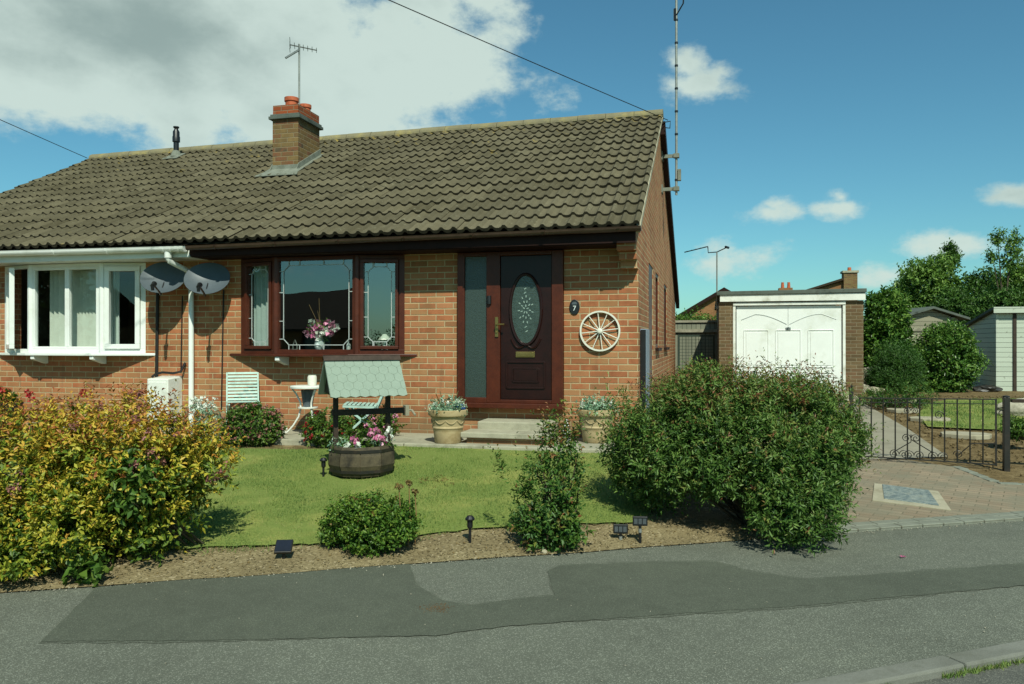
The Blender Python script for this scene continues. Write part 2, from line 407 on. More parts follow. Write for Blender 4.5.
def board_mat(name, c1, c2, h, gap, vert=False):
    n = NT(name)
    o = n.obj()
    s = n.n('ShaderNodeSeparateXYZ'); n.set(s, 0, o)
    k = n.math('DIVIDE', s.outputs[0 if vert else 2], h)
    row = n.math('FLOOR', k)
    fr = n.math('FRACT', k)
    wn = n.n('ShaderNodeTexWhiteNoise', noise_dimensions='1D'); n.set(wn, 'W', row)
    st = n.n('ShaderNodeMapping'); n.set(st, 0, o); st.inputs['Scale'].default_value = (2, 2, 26) if not vert else (26, 26, 2)
    f = n.math('ADD', n.math('MULTIPLY', wn.outputs[0], 0.5), n.math('MULTIPLY', n.noise(st.outputs[0], 3, 4), 0.5))
    c = n.mix(f, lin(c1), lin(c2))
    kn = n.ramp(n.noise(o, 11, 2), [(0.66, (0, 0, 0)), (0.72, (0.5, 0.5, 0.5))])
    c = n.mix(kn, c, lin('#5a5748'))
    g = n.math('LESS_THAN', fr, gap)
    c = n.mix(g, c, lin('#2a2a24'))
    return n.done(n.bsdf(c, 0.8, 0.25, 0, n.bump(fr, 0.8, 0.012)))
M['shed_board'] = board_mat('pale_green_boards', '#aeb7a6', '#c0c8b7', 0.115, 0.07)
M['old_board'] = board_mat('weathered_boards', '#7d7a66', '#94907a', 0.14, 0.08)
M['fence_board'] = board_mat('fence_boards', '#6d7060', '#8a8b78', 0.12, 0.08, True)

# ------------------------------------------------------------------ mesh building
class MB:
    def __init__(s, off=(0, 0, 0)):
        s.v, s.f, s.uv = [], [], {}
        s.off = Vector(off)
    def quad(s, *ps, uv=None):
        b = len(s.v)
        s.v += [Vector(p) for p in ps]
        s.f.append(tuple(range(b, b + len(ps))))
        if uv: s.uv[len(s.f) - 1] = uv
        return s
    def obox(s, c, ax, ay, az, sx, sy, sz):
        c = Vector(c); ax = Vector(ax).normalized() * sx / 2; ay = Vector(ay).normalized() * sy / 2; az = Vector(az).normalized() * sz / 2
        b = len(s.v)
        for k in (-1, 1):
            for j in (-1, 1):
                for i in (-1, 1):
                    s.v.append(c + ax * i + ay * j + az * k)
        for q in ((0, 2, 3, 1), (4, 5, 7, 6), (0, 1, 5, 4), (1, 3, 7, 5), (3, 2, 6, 7), (2, 0, 4, 6)):
            s.f.append(tuple(b + i for i in q))
        return s
    def box(s, x0, x1, y0, y1, z0, z1):
        return s.obox(((x0 + x1) / 2, (y0 + y1) / 2, (z0 + z1) / 2), (1, 0, 0), (0, 1, 0), (0, 0, 1), x1 - x0, y1 - y0, z1 - z0)
    def bar(s, p, q, w, d, up=(0, 0, 1)):
        p, q = Vector(p), Vector(q)
        t = (q - p)
        a = t.cross(Vector(up))
        if a.length < 1e-6: a = t.cross(Vector((0, 1, 0)))
        b = a.cross(t)
        return s.obox((p + q) / 2, t, a, b, t.length, w, d)
    def tube(s, pts, r, n=8, cap=True):
        pts = [Vector(p) for p in pts]
        rr = r if isinstance(r, (list, tuple)) else [r] * len(pts)
        b = len(s.v)
        prev = None
        for i, p in enumerate(pts):
            t = (pts[min(i + 1, len(pts) - 1)] - pts[max(i - 1, 0)]).normalized()
            if prev is None:
                a = t.orthogonal().normalized()
            else:
                a = (prev - t * prev.dot(t))
                a = a.normalized() if a.length > 1e-6 else t.orthogonal().normalized()
            prev = a
            c = t.cross(a)
            for k in range(n):
                an = 2 * math.pi * k / n
                s.v.append(p + (a * math.cos(an) + c * math.sin(an)) * rr[i])
        for i in range(len(pts) - 1):
            for k in range(n):
                k2 = (k + 1) % n
                s.f.append((b + i * n + k, b + i * n + k2, b + (i + 1) * n + k2, b + (i + 1) * n + k))
        if cap:
            s.f.append(tuple(b + k for k in reversed(range(n))))
            e = b + (len(pts) - 1) * n
            s.f.append(tuple(e + k for k in range(n)))
        return s
    def lathe(s, prof, c=(0, 0, 0), n=24, cap=True):
        c = Vector(c); b = len(s.v)
        for (r, z) in prof:
            for k in range(n):
                a = 2 * math.pi * k / n
                s.v.append(c + Vector((r * math.cos(a), r * math.sin(a), z)))
        for i in range(len(prof) - 1):
            for k in range(n):
                k2 = (k + 1) % n
                s.f.append((b + i * n + k, b + i * n + k2, b + (i + 1) * n + k2, b + (i + 1) * n + k))
        if cap:
            s.f.append(tuple(b + k for k in reversed(range(n))))
            e = b + (len(prof) - 1) * n
            s.f.append(tuple(e + k for k in range(n)))
        return s
    def prism(s, poly, z0, z1):
        n = len(poly); b = len(s.v)
        s.v += [Vector((x, y, z0)) for x, y in poly] + [Vector((x, y, z1)) for x, y in poly]
        s.f.append(tuple(b + i for i in reversed(range(n))))
        s.f.append(tuple(b + n + i for i in range(n)))
        for i in range(n):
            j = (i + 1) % n
            s.f.append((b + i, b + j, b + n + j, b + n + i))
        return s
    def extrude(s, poly, d):                 # poly: list of 3D points, d: 3D offset
        poly = [Vector(p) for p in poly]; d = Vector(d)
        n = len(poly); b = len(s.v)
        s.v += poly + [p + d for p in poly]
        s.f.append(tuple(b + i for i in reversed(range(n))))
        s.f.append(tuple(b + n + i for i in range(n)))
        for i in range(n):
            j = (i + 1) % n
            s.f.append((b + i, b + j, b + n + j, b + n + i))
        return s
    def wall(s, axis, c0, c1, a0, a1, z0, z1, holes):
        """wall slab; axis 'x': runs along x between y=c0 (face) and y=c1; axis 'y': runs along y between x=c0 and x=c1"""
        A = sorted({a0, a1, *[h[0] for h in holes], *[h[1] for h in holes]})
        Z = sorted({z0, z1, *[h[2] for h in holes], *[h[3] for h in holes]})
        P = (lambda a, c, z: Vector((a, c, z))) if axis == 'x' else (lambda a, c, z: Vector((c, a, z)))
        solid = lambda i, k: 0 <= i < len(A) - 1 and 0 <= k < len(Z) - 1 and not any(h[0] <= (A[i] + A[i + 1]) / 2 <= h[1] and h[2] <= (Z[k] + Z[k + 1]) / 2 <= h[3] for h in holes)
        for i in range(len(A) - 1):
            for k in range(len(Z) - 1):
                if not solid(i, k): continue
                x0, x1, y0, y1 = A[i], A[i + 1], Z[k], Z[k + 1]
                s.quad(P(x0, c0, y0), P(x1, c0, y0), P(x1, c0, y1), P(x0, c0, y1))
                s.quad(P(x1, c1, y0), P(x0, c1, y0), P(x0, c1, y1), P(x1, c1, y1))
                if not solid(i - 1, k): s.quad(P(x0, c1, y0), P(x0, c0, y0), P(x0, c0, y1), P(x0, c1, y1))
                if not solid(i + 1, k): s.quad(P(x1, c0, y0), P(x1, c1, y0), P(x1, c1, y1), P(x1, c0, y1))
                if not solid(i, k - 1): s.quad(P(x0, c1, y0), P(x1, c1, y0), P(x1, c0, y0), P(x0, c0, y0))
                if not solid(i, k + 1): s.quad(P(x0, c0, y1), P(x1, c0, y1), P(x1, c1, y1), P(x0, c1, y1))
        return s
    def build(s, name, mat, parent=None, bevel=0.0, smooth=False, merge=False):
        me = bpy.data.meshes.new(name)
        me.from_pydata([tuple(v - s.off) for v in s.v], [], s.f)
        if s.uv:
            ul = me.uv_layers.new(name='UVMap')
            for p in me.polygons:
                if p.index in s.uv:
                    for li, c in zip(p.loop_indices, s.uv[p.index]):
                        ul.data[li].uv = c
        bm = bmesh.new(); bm.from_mesh(me)
        if merge: bmesh.ops.remove_doubles(bm, verts=bm.verts, dist=1e-5)
        bmesh.ops.recalc_face_normals(bm, faces=bm.faces)
        bm.to_mesh(me); bm.free()
        me.materials.append(mat)
        if smooth:
            for p in me.polygons: p.use_smooth = True
        o = bpy.data.objects.new(name, me)
        COL.objects.link(o)
        if parent: o.parent = parent
        if bevel:
            b = o.modifiers.new('bevel', 'BEVEL'); b.width = bevel; b.segments = 2; b.limit_method = 'ANGLE'
        if smooth:
            try:
                me.set_sharp_from_angle(angle=R(40))
            except Exception: pass
        return o

def tag(o, label=None, cat=None, group=None, kind=None):
    if label: o['label'] = label
    if cat: o['category'] = cat
    if group: o['group'] = group
    if kind: o['kind'] = kind
    return o

def thing(name, loc, label, cat, rz=0.0, group=None):
    o = bpy.data.objects.new(name, None)
    COL.objects.link(o)
    o.empty_display_size = 0.2
    o.location = loc; o.rotation_euler = (0, 0, rz)
    return tag(o, label, cat, group)

def copy_tree(o, parent=None):
    c = o.copy(); COL.objects.link(c)
    if parent: c.parent = parent
    for ch in list(o.children): copy_tree(ch, c)
    return c

def np_mesh(name, V, T, mat, parent=None, tone=None):
    me = bpy.data.meshes.new(name)
    V = np.ascontiguousarray(V, dtype=np.float32); T = np.ascontiguousarray(T, dtype=np.int32)
    me.vertices.add(len(V)); me.vertices.foreach_set('co', V.ravel())
    me.loops.add(T.size); me.loops.foreach_set('vertex_index', T.ravel())
    me.polygons.add(len(T)); me.polygons.foreach_set('loop_start', np.arange(0, T.size, T.shape[1], dtype=np.int32))
    try: me.polygons.foreach_set('loop_total', np.full(len(T), T.shape[1], dtype=np.int32))
    except Exception: pass
    if tone is not None:
        a = me.attributes.new('tone', 'FLOAT', 'FACE'); a.data.foreach_set('value', tone.astype(np.float32))
    me.update(calc_edges=True); me.validate()
    me.materials.append(mat)
    o = bpy.data.objects.new(name, me); COL.objects.link(o)
    if parent: o.parent = parent
    return o

FL = 'flowers'
def unit(a):
    return a / np.maximum(np.linalg.norm(a, axis=1, keepdims=True), 1e-9)

def leaf_arrays(P, D, Nn, ln, wd, fold=0.25):
    """diamond leaves: base P, direction D, normal Nn"""
    D = unit(D); S = unit(np.cross(D, Nn)); U = unit(np.cross(S, D))
    ln = ln[:, None]; wd = wd[:, None]
    mid = P + D * ln * 0.45
    V = np.stack([P, mid + S * wd * 0.5 + U * wd * fold, P + D * ln - U * ln * 0.12, mid - S * wd * 0.5 + U * wd * fold], 1).reshape(-1, 3)
    b = (np.arange(len(P)) * 4)[:, None]
    T = np.concatenate([b + np.array([[0, 1, 2]]), b + np.array([[0, 2, 3]])], 1).reshape(-1, 3)
    return V, T

def lobe_points(lobes, n, shell=0.72, lumpy=0.12, zmin=None):
    """points near the surface of a union of ellipsoids (x,y,z,rx,ry,rz) with outward directions"""
    lobes = np.array(lobes, float)
    w = (lobes[:, 3] * lobes[:, 4] + lobes[:, 3] * lobes[:, 5] + lobes[:, 4] * lobes[:, 5]); w /= w.sum()
    out_p, out_d = [], []
    have = 0
    while have < n:
        m = int((n - have) * 1.8) + 60
        k = rng.choice(len(lobes), m, p=w)
        d = unit(rng.normal(size=(m, 3)))
        r = shell + (1.0 - shell) * rng.random(m) ** 0.6
        lump = 1 + lumpy * (np.sin(d[:, 0] * 7 + k * 2.1) * np.cos(d[:, 2] * 6 + k) + 0.7 * np.sin(d[:, 1] * 9 + d[:, 2] * 5 + k * 1.3))
        p = lobes[k, :3] + d * lobes[k, 3:] * (r * lump)[:, None]
        ok = np.ones(m, bool)
        for j in range(len(lobes)):
            q = (p - lobes[j, :3]) / lobes[j, 3:]
            ok &= ~((j != k) & ((q ** 2).sum(1) < (shell * 0.93) ** 2))
        if zmin is not None: ok &= p[:, 2] > zmin
        nn = unit(d / lobes[k, 3:])
        out_p.append(p[ok]); out_d.append(nn[ok]); have += ok.sum()
    return np.concatenate(out_p)[:n], np.concatenate(out_d)[:n]

def clumps(lobes, n, r, shell=.86, squash=.85):
    """break big crown lobes into many small overlapping clumps"""
    P, D = lobe_points(lobes, n, shell, .10)
    k = r * (.65 + .7 * rng.random(n))
    out = [(p[0] - d[0] * q * .5, p[1] - d[1] * q * .5, p[2] - d[2] * q * .5, q, q, q * squash) for p, d, q in zip(P, D, k)]
    return out

def shoots(lobes, ns, per, slen, ll, lw, up=0.5, droop=0.0, shell=0.72, lumpy=0.12, zmin=None, spread=0.9, tone_f=None, jit=0.5):
    """leafy shoots: returns V, T, tone"""
    P, Nn = lobe_points(lobes, ns, shell, lumpy, zmin)
    D = unit(Nn + np.array([0, 0, up]) + rng.normal(size=(ns, 3)) * jit)
    L_ = slen * (0.6 + 0.8 * rng.random(ns))
    k = np.repeat(np.arange(ns), per)
    t = np.tile((np.arange(per) + 0.5) / per, ns) + rng.normal(size=ns * per) * 0.04
    Dk = D[k]
    base = P[k] + Dk * (L_[k] * (t - 0.5))[:, None]
    side = unit(np.cross(Dk, rng.normal(size=Dk.shape)))
    dirs = unit(Dk * (0.35 + 0.5 * t[:, None]) + side * spread + np.array([0, 0, -droop]))
    nor = unit(Nn[k] * 0.6 + np.array([0, 0, 0.7]) + rng.normal(size=Dk.shape) * 0.45)
    sz = 0.7 + 0.6 * rng.random(len(k))
    V, T = leaf_arrays(base, dirs, nor, ll * sz * (1.1 - 0.35 * t), lw * sz * (1.1 - 0.35 * t))
    tone = np.clip(0.5 + rng.normal(size=ns)[k] * 0.16 + rng.normal(size=len(k)) * 0.14, 0, 1) if tone_f is None else tone_f(P, k, t, base)
    return V, T, np.repeat(np.clip(tone, 0, 1), 2)

def blooms(P, n_pet, size, rad, out=None):
    """petal clusters around centres P"""
    k = np.repeat(np.arange(len(P)), n_pet)
    d = unit(rng.normal(size=(len(k), 3)) + np.array([0, -0.35, 0.5]))
    b = P[k] + d * rad * (0.5 + 0.6 * rng.random((len(k), 1)))
    dirs = unit(d * 0.5 + rng.normal(size=d.shape))
    sz = size * (0.7 + 0.6 * rng.random(len(k)))
    V, T = leaf_arrays(b, dirs, d, sz, sz * 0.9)
    return V, T, np.repeat(rng.random(len(k)), 2)

def flower_parts(name, mat, parent, P, n_pet, size, rad, base=(0, 0, 0)):
    """every bloom is a part of its own; three variants shared by the copies"""
    protos = []
    for i, p in enumerate(P):
        loc = Vector([float(c) for c in p]) - Vector(base)
        if i < 3:
            V, T, tn = blooms(np.zeros((1, 3)), n_pet, size, rad)
            o = np_mesh(name, V, T, mat, parent, tn); protos.append(o)
        else:
            o = protos[i % 3].copy(); COL.objects.link(o); o.parent = parent
        o.location = loc; o.rotation_euler = (random.uniform(-.3, .3), random.uniform(-.3, .3), random.uniform(-.6, .6)); k = random.uniform(.8, 1.25); o.scale = (k, k, k)

def leaf_part(name, mat, parent, VTt, base):
    if VTt[0] is FL:
        return flower_parts(name, mat, parent, *VTt[1:], base)
    V, T, tone = VTt
    return np_mesh(name, V - np.array(base), T, mat, parent, tone)

def stems_mesh(parent, base, lobes, n, r, mat=None, name='stems'):
    mb = MB(base)
    P, _ = lobe_points(lobes, n, 0.4, 0.05)
    b = Vector(base)
    for p in P:
        p = Vector(p)
        s0 = b + Vector((random.uniform(-.12, .12) * 1.2, random.uniform(-.1, .1), -0.03))
        m = s0.lerp(p, 0.5) + Vector((random.uniform(-.06, .06), random.uniform(-.06, .06), 0.06))
        mb.tube([s0, m, p], [r, r * 0.8, r * 0.4], 5)
    return mb.build(name, mat or M['bark'], parent)
# ================================================================== world, sun, camera
def build_world():
    w = bpy.data.worlds.new('World'); scene.world = w; w.use_nodes = True
    t = w.node_tree; t.nodes.clear()
    class W(NT):
        def __init__(s):
            s.t = t; s.out = s.n('ShaderNodeOutputWorld')
    n = W()
    sky = n.n('ShaderNodeTexSky', sky_type='NISHITA')
    sky.sun_disc = False; sky.sun_elevation = SUN_EL; sky.sun_rotation = SUN_ROT
    sky.air_density = 1.0; sky.dust_density = 0.6; sky.ozone_density = 1.6
    g = n.n('ShaderNodeTexCoord').outputs['Generated']
    nm = n.n('ShaderNodeVectorMath', operation='NORMALIZE'); n.set(nm, 0, g)
    s = n.n('ShaderNodeSeparateXYZ'); n.set(s, 0, nm.outputs[0])
    az = n.math('ARCTAN2', s.outputs[0], s.outputs[1])
    el = n.math('ARCSINE', s.outputs[2])
    cv = n.n('ShaderNodeCombineXYZ'); n.set(cv, 0, az); n.set(cv, 1, n.math('MULTIPLY', el, 1.5)); 
    P = cv.outputs[0]
    n1 = n.noise(P, 5.0, 8, 0.62); n2 = n.noise(P, 13.0, 8, 0.62)
    warp = n.math('ADD', n.math('MULTIPLY', n.math('SUBTRACT', n1, 0.5), 1.0), n.math('MULTIPLY', n.math('SUBTRACT', n2, 0.5), 1.1))
    def blob(u, v, ru, rv, amp=1.0):
        d = ray(u, v).normalized()
        a0, e0 = math.atan2(d.x, d.y), math.asin(d.z)
        ra, re = ru / F * math.cos(a0 + YAW) ** 2 * 1.0, rv / F * math.cos(a0 + YAW)
        x = n.math('DIVIDE', n.math('SUBTRACT', az, a0), ra); y = n.math('DIVIDE', n.math('SUBTRACT', el, e0), re)
        r2 = n.math('ADD', n.math('MULTIPLY', x, x), n.math('MULTIPLY', y, y))
        return n.math('MULTIPLY', n.math('SUBTRACT', 1, n.math('SQRT', r2)), amp)
    tot = None
    for b in CLOUDS:
        k = blob(*b)
        tot = k if tot is None else n.math('MAXIMUM', tot, k)
    # the sky behind the photographer: loose cloud cover, so the windows have something to mirror
    back = n.math('SUBTRACT', n.math('MULTIPLY', n.noise(P, 1.7, 4, 0.5), 2.0), 1.12)
    isb = n.math('LESS_THAN', s.outputs[1], 0.15)
    tot = n.math('MAXIMUM', tot, n.math('SUBTRACT', n.math('MULTIPLY', n.math('ADD', back, 2), isb), 2))
    dens = n.math('ADD', tot, warp)
    mk = n.n('ShaderNodeMapRange', interpolation_type='SMOOTHSTEP'); n.set(mk, 0, dens)
    mk.inputs[1].default_value = 0.0; mk.inputs[2].default_value = 0.38
    cover = mk.outputs[0]
    shade = n.n('ShaderNodeMapRange', interpolation_type='SMOOTHSTEP'); n.set(shade, 0, n.math('ADD', n.math('MULTIPLY', n.noise(P, 3.2, 6, 0.55), 1.0), n.math('MULTIPLY', dens, 0.16)))
    shade.inputs[1].default_value = 0.54; shade.inputs[2].default_value = 0.86
    ccol = n.mix(shade.outputs[0], CL_BRIGHT, CL_GREY)
    skyb = n.n('ShaderNodeBackground'); skyb.inputs[1].default_value = SKY_STR
    tint = n.mix(1.0, sky.outputs[0], SKY_TINT, 'MULTIPLY')
    n.set(skyb, 0, tint)
    clb = n.n('ShaderNodeBackground'); n.set(clb, 0, ccol); clb.inputs[1].default_value = CL_STR
    mx = n.n('ShaderNodeMixShader'); n.set(mx, 0, n.math('MULTIPLY', cover, 0.93)); n.set(mx, 1, skyb.outputs[0]); n.set(mx, 2, clb.outputs[0])
    t.links.new(mx.outputs[0], n.out.inputs[0])

SUN_DIR = Vector((0.447, -0.894, 1.118)).normalized()     # towards the sun
SUN_EL = math.asin(SUN_DIR.z)
SUN_ROT = math.atan2(SUN_DIR.x, SUN_DIR.y)
SKY_STR = 0.092
SKY_TINT = (0.58, 1.0, 1.02, 1)
CL_BRIGHT = (0.60, 0.68, 0.65, 1); CL_GREY = (0.30, 0.37, 0.36, 1); CL_STR = 0.98
CLOUDS = [(170, 30, 360, 115, 1.1), (405, 62, 120, 80, 0.9), (60, 70, 200, 80, 0.9), (310, 105, 190, 60, 0.9), (190, 118, 110, 36, 0.6), (490, 0, 50, 50, 0.4), (698, 88, 50, 27, 0.5), (690, 66, 26, 24, 0.42),
          (768, 213, 34, 12, 0.42), (776, 206, 20, 12, 0.36), (847, 207, 36, 15, 0.48), (842, 197, 20, 14, 0.42), (730, 262, 66, 22, 0.36), (722, 250, 30, 16, 0.3), (1010, 195, 36, 17, 0.55),
          (958, 244, 70, 20, 0.55), (890, 276, 40, 16, 0.45), (568, 102, 24, 12, 0.10), (1070, 250, 60, 40, 0.7), (640, 290, 60, 20, 0.4)]
build_world()

sl = bpy.data.lights.new('sun', 'SUN'); sl.energy = 5.0; sl.angle = R(0.53); sl.color = (1.0, 0.96, 0.86)
so = bpy.data.objects.new('sun', sl); COL.objects.link(so)
so.rotation_euler = (-SUN_DIR).to_track_quat('-Z', 'Y').to_euler()

cd = bpy.data.cameras.new('camera'); cam = bpy.data.objects.new('camera', cd); COL.objects.link(cam)
cd.sensor_width = 23.5; cd.lens = F * 23.5 / 1024; cd.clip_start = 0.05; cd.clip_end = 5000
cam.location = (0, 0, CAMH); cam.rotation_euler = (R(90) + math.atan((HOR - 342) / F), 0, YAW)
scene.camera = cam
vs = scene.view_settings
vs.view_transform = 'Standard'; vs.look = 'None'; vs.gamma = 1.0; vs.exposure = 0.14
try:
    vs.use_white_balance = True; vs.white_balance_temperature = 6500; vs.white_balance_tint = 1
except Exception: pass
scene.render.engine = 'CYCLES'

# ================================================================== ground sheets
def sheet(name, poly, mat, hf, res=0.3, jitter=0.0, kind='structure', parent=None, soft=False):
    bm = bmesh.new()
    vs_ = [bm.verts.new((p[0], p[1], 0)) for p in poly]
    f = bm.faces.new(vs_)
    xs = [p[0] for p in poly]; ys = [p[1] for p in poly]
    def cuts(lo, hi): 
        k = max(1, int((hi - lo) / res)); return [lo + (hi - lo) * i / k for i in range(1, k)]
    for c in cuts(min(xs), max(xs)):
        bmesh.ops.bisect_plane(bm, geom=bm.verts[:] + bm.edges[:] + bm.faces[:], plane_co=(c, 0, 0), plane_no=(1, 0, 0))
    for c in cuts(min(ys), max(ys)):
        bmesh.ops.bisect_plane(bm, geom=bm.verts[:] + bm.edges[:] + bm.faces[:], plane_co=(0, c, 0), plane_no=(0, 1, 0))
    for v in bm.verts:
        j = jitter * (mnoise.noise(Vector((v.co.x * 6, v.co.y * 6, 1))) + 0.6 * mnoise.noise(Vector((v.co.x * 17, v.co.y * 17, 5)))) if jitter else 0
        if soft: j *= min(1, max(0, (v.co.y - edge_y(v.co.x)) / .12))
        v.co.z = hf(v.co.x, v.co.y) + j
    bmesh.ops.recalc_face_normals(bm, faces=bm.faces)
    if sum(f.normal.z for f in bm.faces) < 0: bmesh.ops.reverse_faces(bm, faces=bm.faces)
    me = bpy.data.meshes.new(name); bm.to_mesh(me); bm.free()
    for p in me.polygons: p.use_smooth = True
    me.materials.append(mat)
    o = bpy.data.objects.new(name, me); COL.objects.link(o)
    if parent: o.parent = parent
    elif kind: o['kind'] = kind
    return o

# world-wide base sheet
MB().quad((-900, -900, -0.16), (900, -900, -0.16), (900, 900, -0.16), (-900, 900, -0.16)).build('ground', M['earth'])['kind'] = 'structure'
# kerb line, from the picture
KA, KB = at_z(790, 684, 0.0), at_z(1024, 640, 0.0)
KD = (KB - KA).normalized(); KD.z = 0; KN = Vector((-KD.y, KD.x, 0))      # KN points to the houses
K0, K1 = KA - KD * 30, KA + KD * 30
ED = Vector((1, 0.547, 0)).normalized()
def ep(x): return (x, edge_y(x))
sheet('pavement', [tuple((K0 - KN * 0.03).xy), tuple((K1 - KN * 0.03).xy), ep(K1.x + 4), ep(K0.x - 6)], M['pavement'], lambda x, y: 0.0, 6)
sheet('road', [tuple((K0 - KN * 0.09).xy), tuple((K0 - KN * 7).xy), tuple((K1 - KN * 7).xy), tuple((K1 - KN * 0.09).xy)], M['road'], lambda x, y: -0.035, 8)
mb = MB()
for i in range(-16, 17):
    a = KA + KD * (i * 0.915 + 0.004); b = KA + KD * ((i + 1) * 0.915 - 0.004)
    a = a - KN * 0.055; b = b - KN * 0.055
    mb.obox((a + b) / 2 + Vector((0, 0, -0.07)), KD, KN, (0, 0, 1), (b - a).length, 0.125, 0.148)
mb.build('kerb', M['kerb'], bevel=0.012)['kind'] = 'structure'

def patch(name, px, mat, dz):
    sheet(name, [tuple(at_z(u, v, 0).xy) for u, v in px], mat, lambda x, y: dz, 1.0)
random.seed(3)
def rough(px, amp=1.3, step=7):
    out = []
    for (a, b) in zip(px, px[1:] + px[:1]):
        k = max(1, int(math.hypot(b[0] - a[0], b[1] - a[1]) / step))
        for i in range(k):
            t = i / k
            out.append((a[0] + (b[0] - a[0]) * t + random.uniform(-amp, amp), a[1] + (b[1] - a[1]) * t + random.uniform(-amp * .4, amp * .4)))
    return out
PATCH_PX = [(40, 642), (97, 588), (240, 574), (407, 560), (416, 585), (442, 601), (470, 606), (512, 600), (554, 596), (548, 572), (560, 566), (640, 563), (712, 562), (752, 572), (807, 580), (900, 573), (1024, 564), (1200, 551), (1220, 572), (1024, 586), (900, 597), (792, 607), (650, 616), (512, 626), (435, 636), (200, 641)]
M['patch_edge'] = asphalt('patch_edge_asphalt', '#494c43', '#5b5f52', '#7c8074', 400, '#50534a')
patch('patch_edge', rough([(u, v + (1.6 if v > 586 and not 405 < u < 560 else -1.2)) for u, v in PATCH_PX], 2.2, 9), M['patch_edge'], 0.0025)
patch('pavement_patch', rough(PATCH_PX, 1.5, 7), M['patch'], 0.005)

# garden soil under everything behind the pavement
sheet('garden_soil', [(x, edge_y(x) + .03) for x in (-16, -9, -4, -.3, .3, 5.2)] + [(16, edge_y(16)), (16, 34), (-16, 34)], M['side_soil'], lambda x, y: G(x, y) - 0.012, 0.25, 0.008)
sheet('front_bed', [(x, edge_y(x) - 0.025 + .02 * math.sin(x * 5.1) * math.sin(x * 1.7)) for x in [-8 + .2 * k for k in range(44)]] + [(x, edge_y(x) + 0.95) for x in (0.6, -1.2, -2.5, -4, -6, -8)], M['soil'], lambda x, y: G(x, y) + 0.004, 0.07, 0.009, soft=True)
LAWN = [(x, edge_y(x) + 0.53 + 0.05 * math.sin(x * 3.1) + .05 * mnoise.noise(Vector((x * 5, 2, 3))) + .03 * mnoise.noise(Vector((x * 14, 5, 3)))) for x in [-8 + .07 * k for k in range(108)]] + [(-0.35, 7.3), (-0.5, 8.17), (-2.0, 8.17), (-3.4, 8.15), (-3.7, 7.95), (-4.4, 7.75), (-5.2, 7.7), (-6.2, 7.75), (-8, 7.8)]
sheet('lawn', LAWN, M['lawn'], lambda x, y: G(x, y) + 0.022, 0.25, 0.006)
sheet('patio_path', [(-13, 8.19), (-0.8, 8.19), (-0.8, 9.3), (-13, 9.3)], M['slab'], lambda x, y: PATIO + 0.03, 3)
mb = MB()
x = -7.8
while x < -0.9:
    mb.box(x + 0.004, x + 0.9, 8.10, 8.185, 0.25, PATIO + 0.045); x += 0.91
mb.build('path_edging', M['stone'], bevel=0.008)['kind'] = 'structure'

# driveway: concrete behind the gate, block paving in front of it
drv = [(0.1, 9.3), (2.85, 10.6), (2.95, 13), (2.95, 18), (0.1, 18)]
sheet('driveway', drv, M['concrete'], lambda x, y: G(x, y) + 0.006, 0.6)
gpx = [(1024, 485.5), (998, 484.5), (957, 468)]
bl = [tuple(on_g(u, v).xy) for u, v in gpx] + [(2.3, 10.2), (0.0, 9.7), (0.2, 8.6), ep(0.55), ep(1.0), ep(2.5), ep(4.2)] + [(4.2, on_g(1024, 485.5).y + 0.35)]
sheet('block_paving', bl, M['blocks'], lambda x, y: G(x, y) + 0.010, 0.5)
mb = MB()
def run_blocks(p, q, w=0.1, l=0.2, lift=0.012):
    p, q = Vector((*p, 0)), Vector((*q, 0)); t = (q - p).normalized(); k = int((q - p).length / (l + 0.006))
    nn = Vector((-t.y, t.x, 0))
    for i in range(k):
        c = p + t * ((i + 0.5) * (l + 0.006)); c.z = G(c.x, c.y) + lift - 0.04 + random.uniform(-.002, .002)
        mb.obox(c, t, nn, (0, 0, 1), l, w, 0.09)
e0 = on_g(955, 467).xy; e1 = on_g(998, 484).xy; e2 = on_g(1060, 487).xy
run_blocks(e0, e1); run_blocks(e1, e2)
run_blocks((ep(0.6)[0], ep(0.6)[1] + 0.06), (ep(4.2)[0], ep(4.2)[1] + 0.06)); run_blocks((ep(0.6)[0], ep(0.6)[1] + 0.17), (ep(4.2)[0], ep(4.2)[1] + 0.17))
mb.build('paving_edging', M['edging'], bevel=0.006)['kind'] = 'structure'
# back garden lawn patch and right hand lawn
bp = [(928, 428), (1000, 431), (1100, 436), (1100, 399), (950, 400), (925, 405), (918, 416)]
BACKLAWN = [tuple(on_g(u, v).xy) for u, v in bp]
sheet('back_lawn', BACKLAWN, M['lawn'], lambda x, y: G(x, y) + 0.02, 0.35, 0.006)

# ================================================================== the two bungalows
YW, YE, ZE, YR, ZR = 9.2, 8.74, 2.81, 13.43, 5.37
XR, XP, XL = -0.78, -6.47, -12.09
def sag(x, t): return -0.008 * (-0.72 - x) * t
def roof_z(x, y):
    t = (y - YE) / (YR - YE)
    return ZE + (ZR - ZE) * t + sag(x, t)

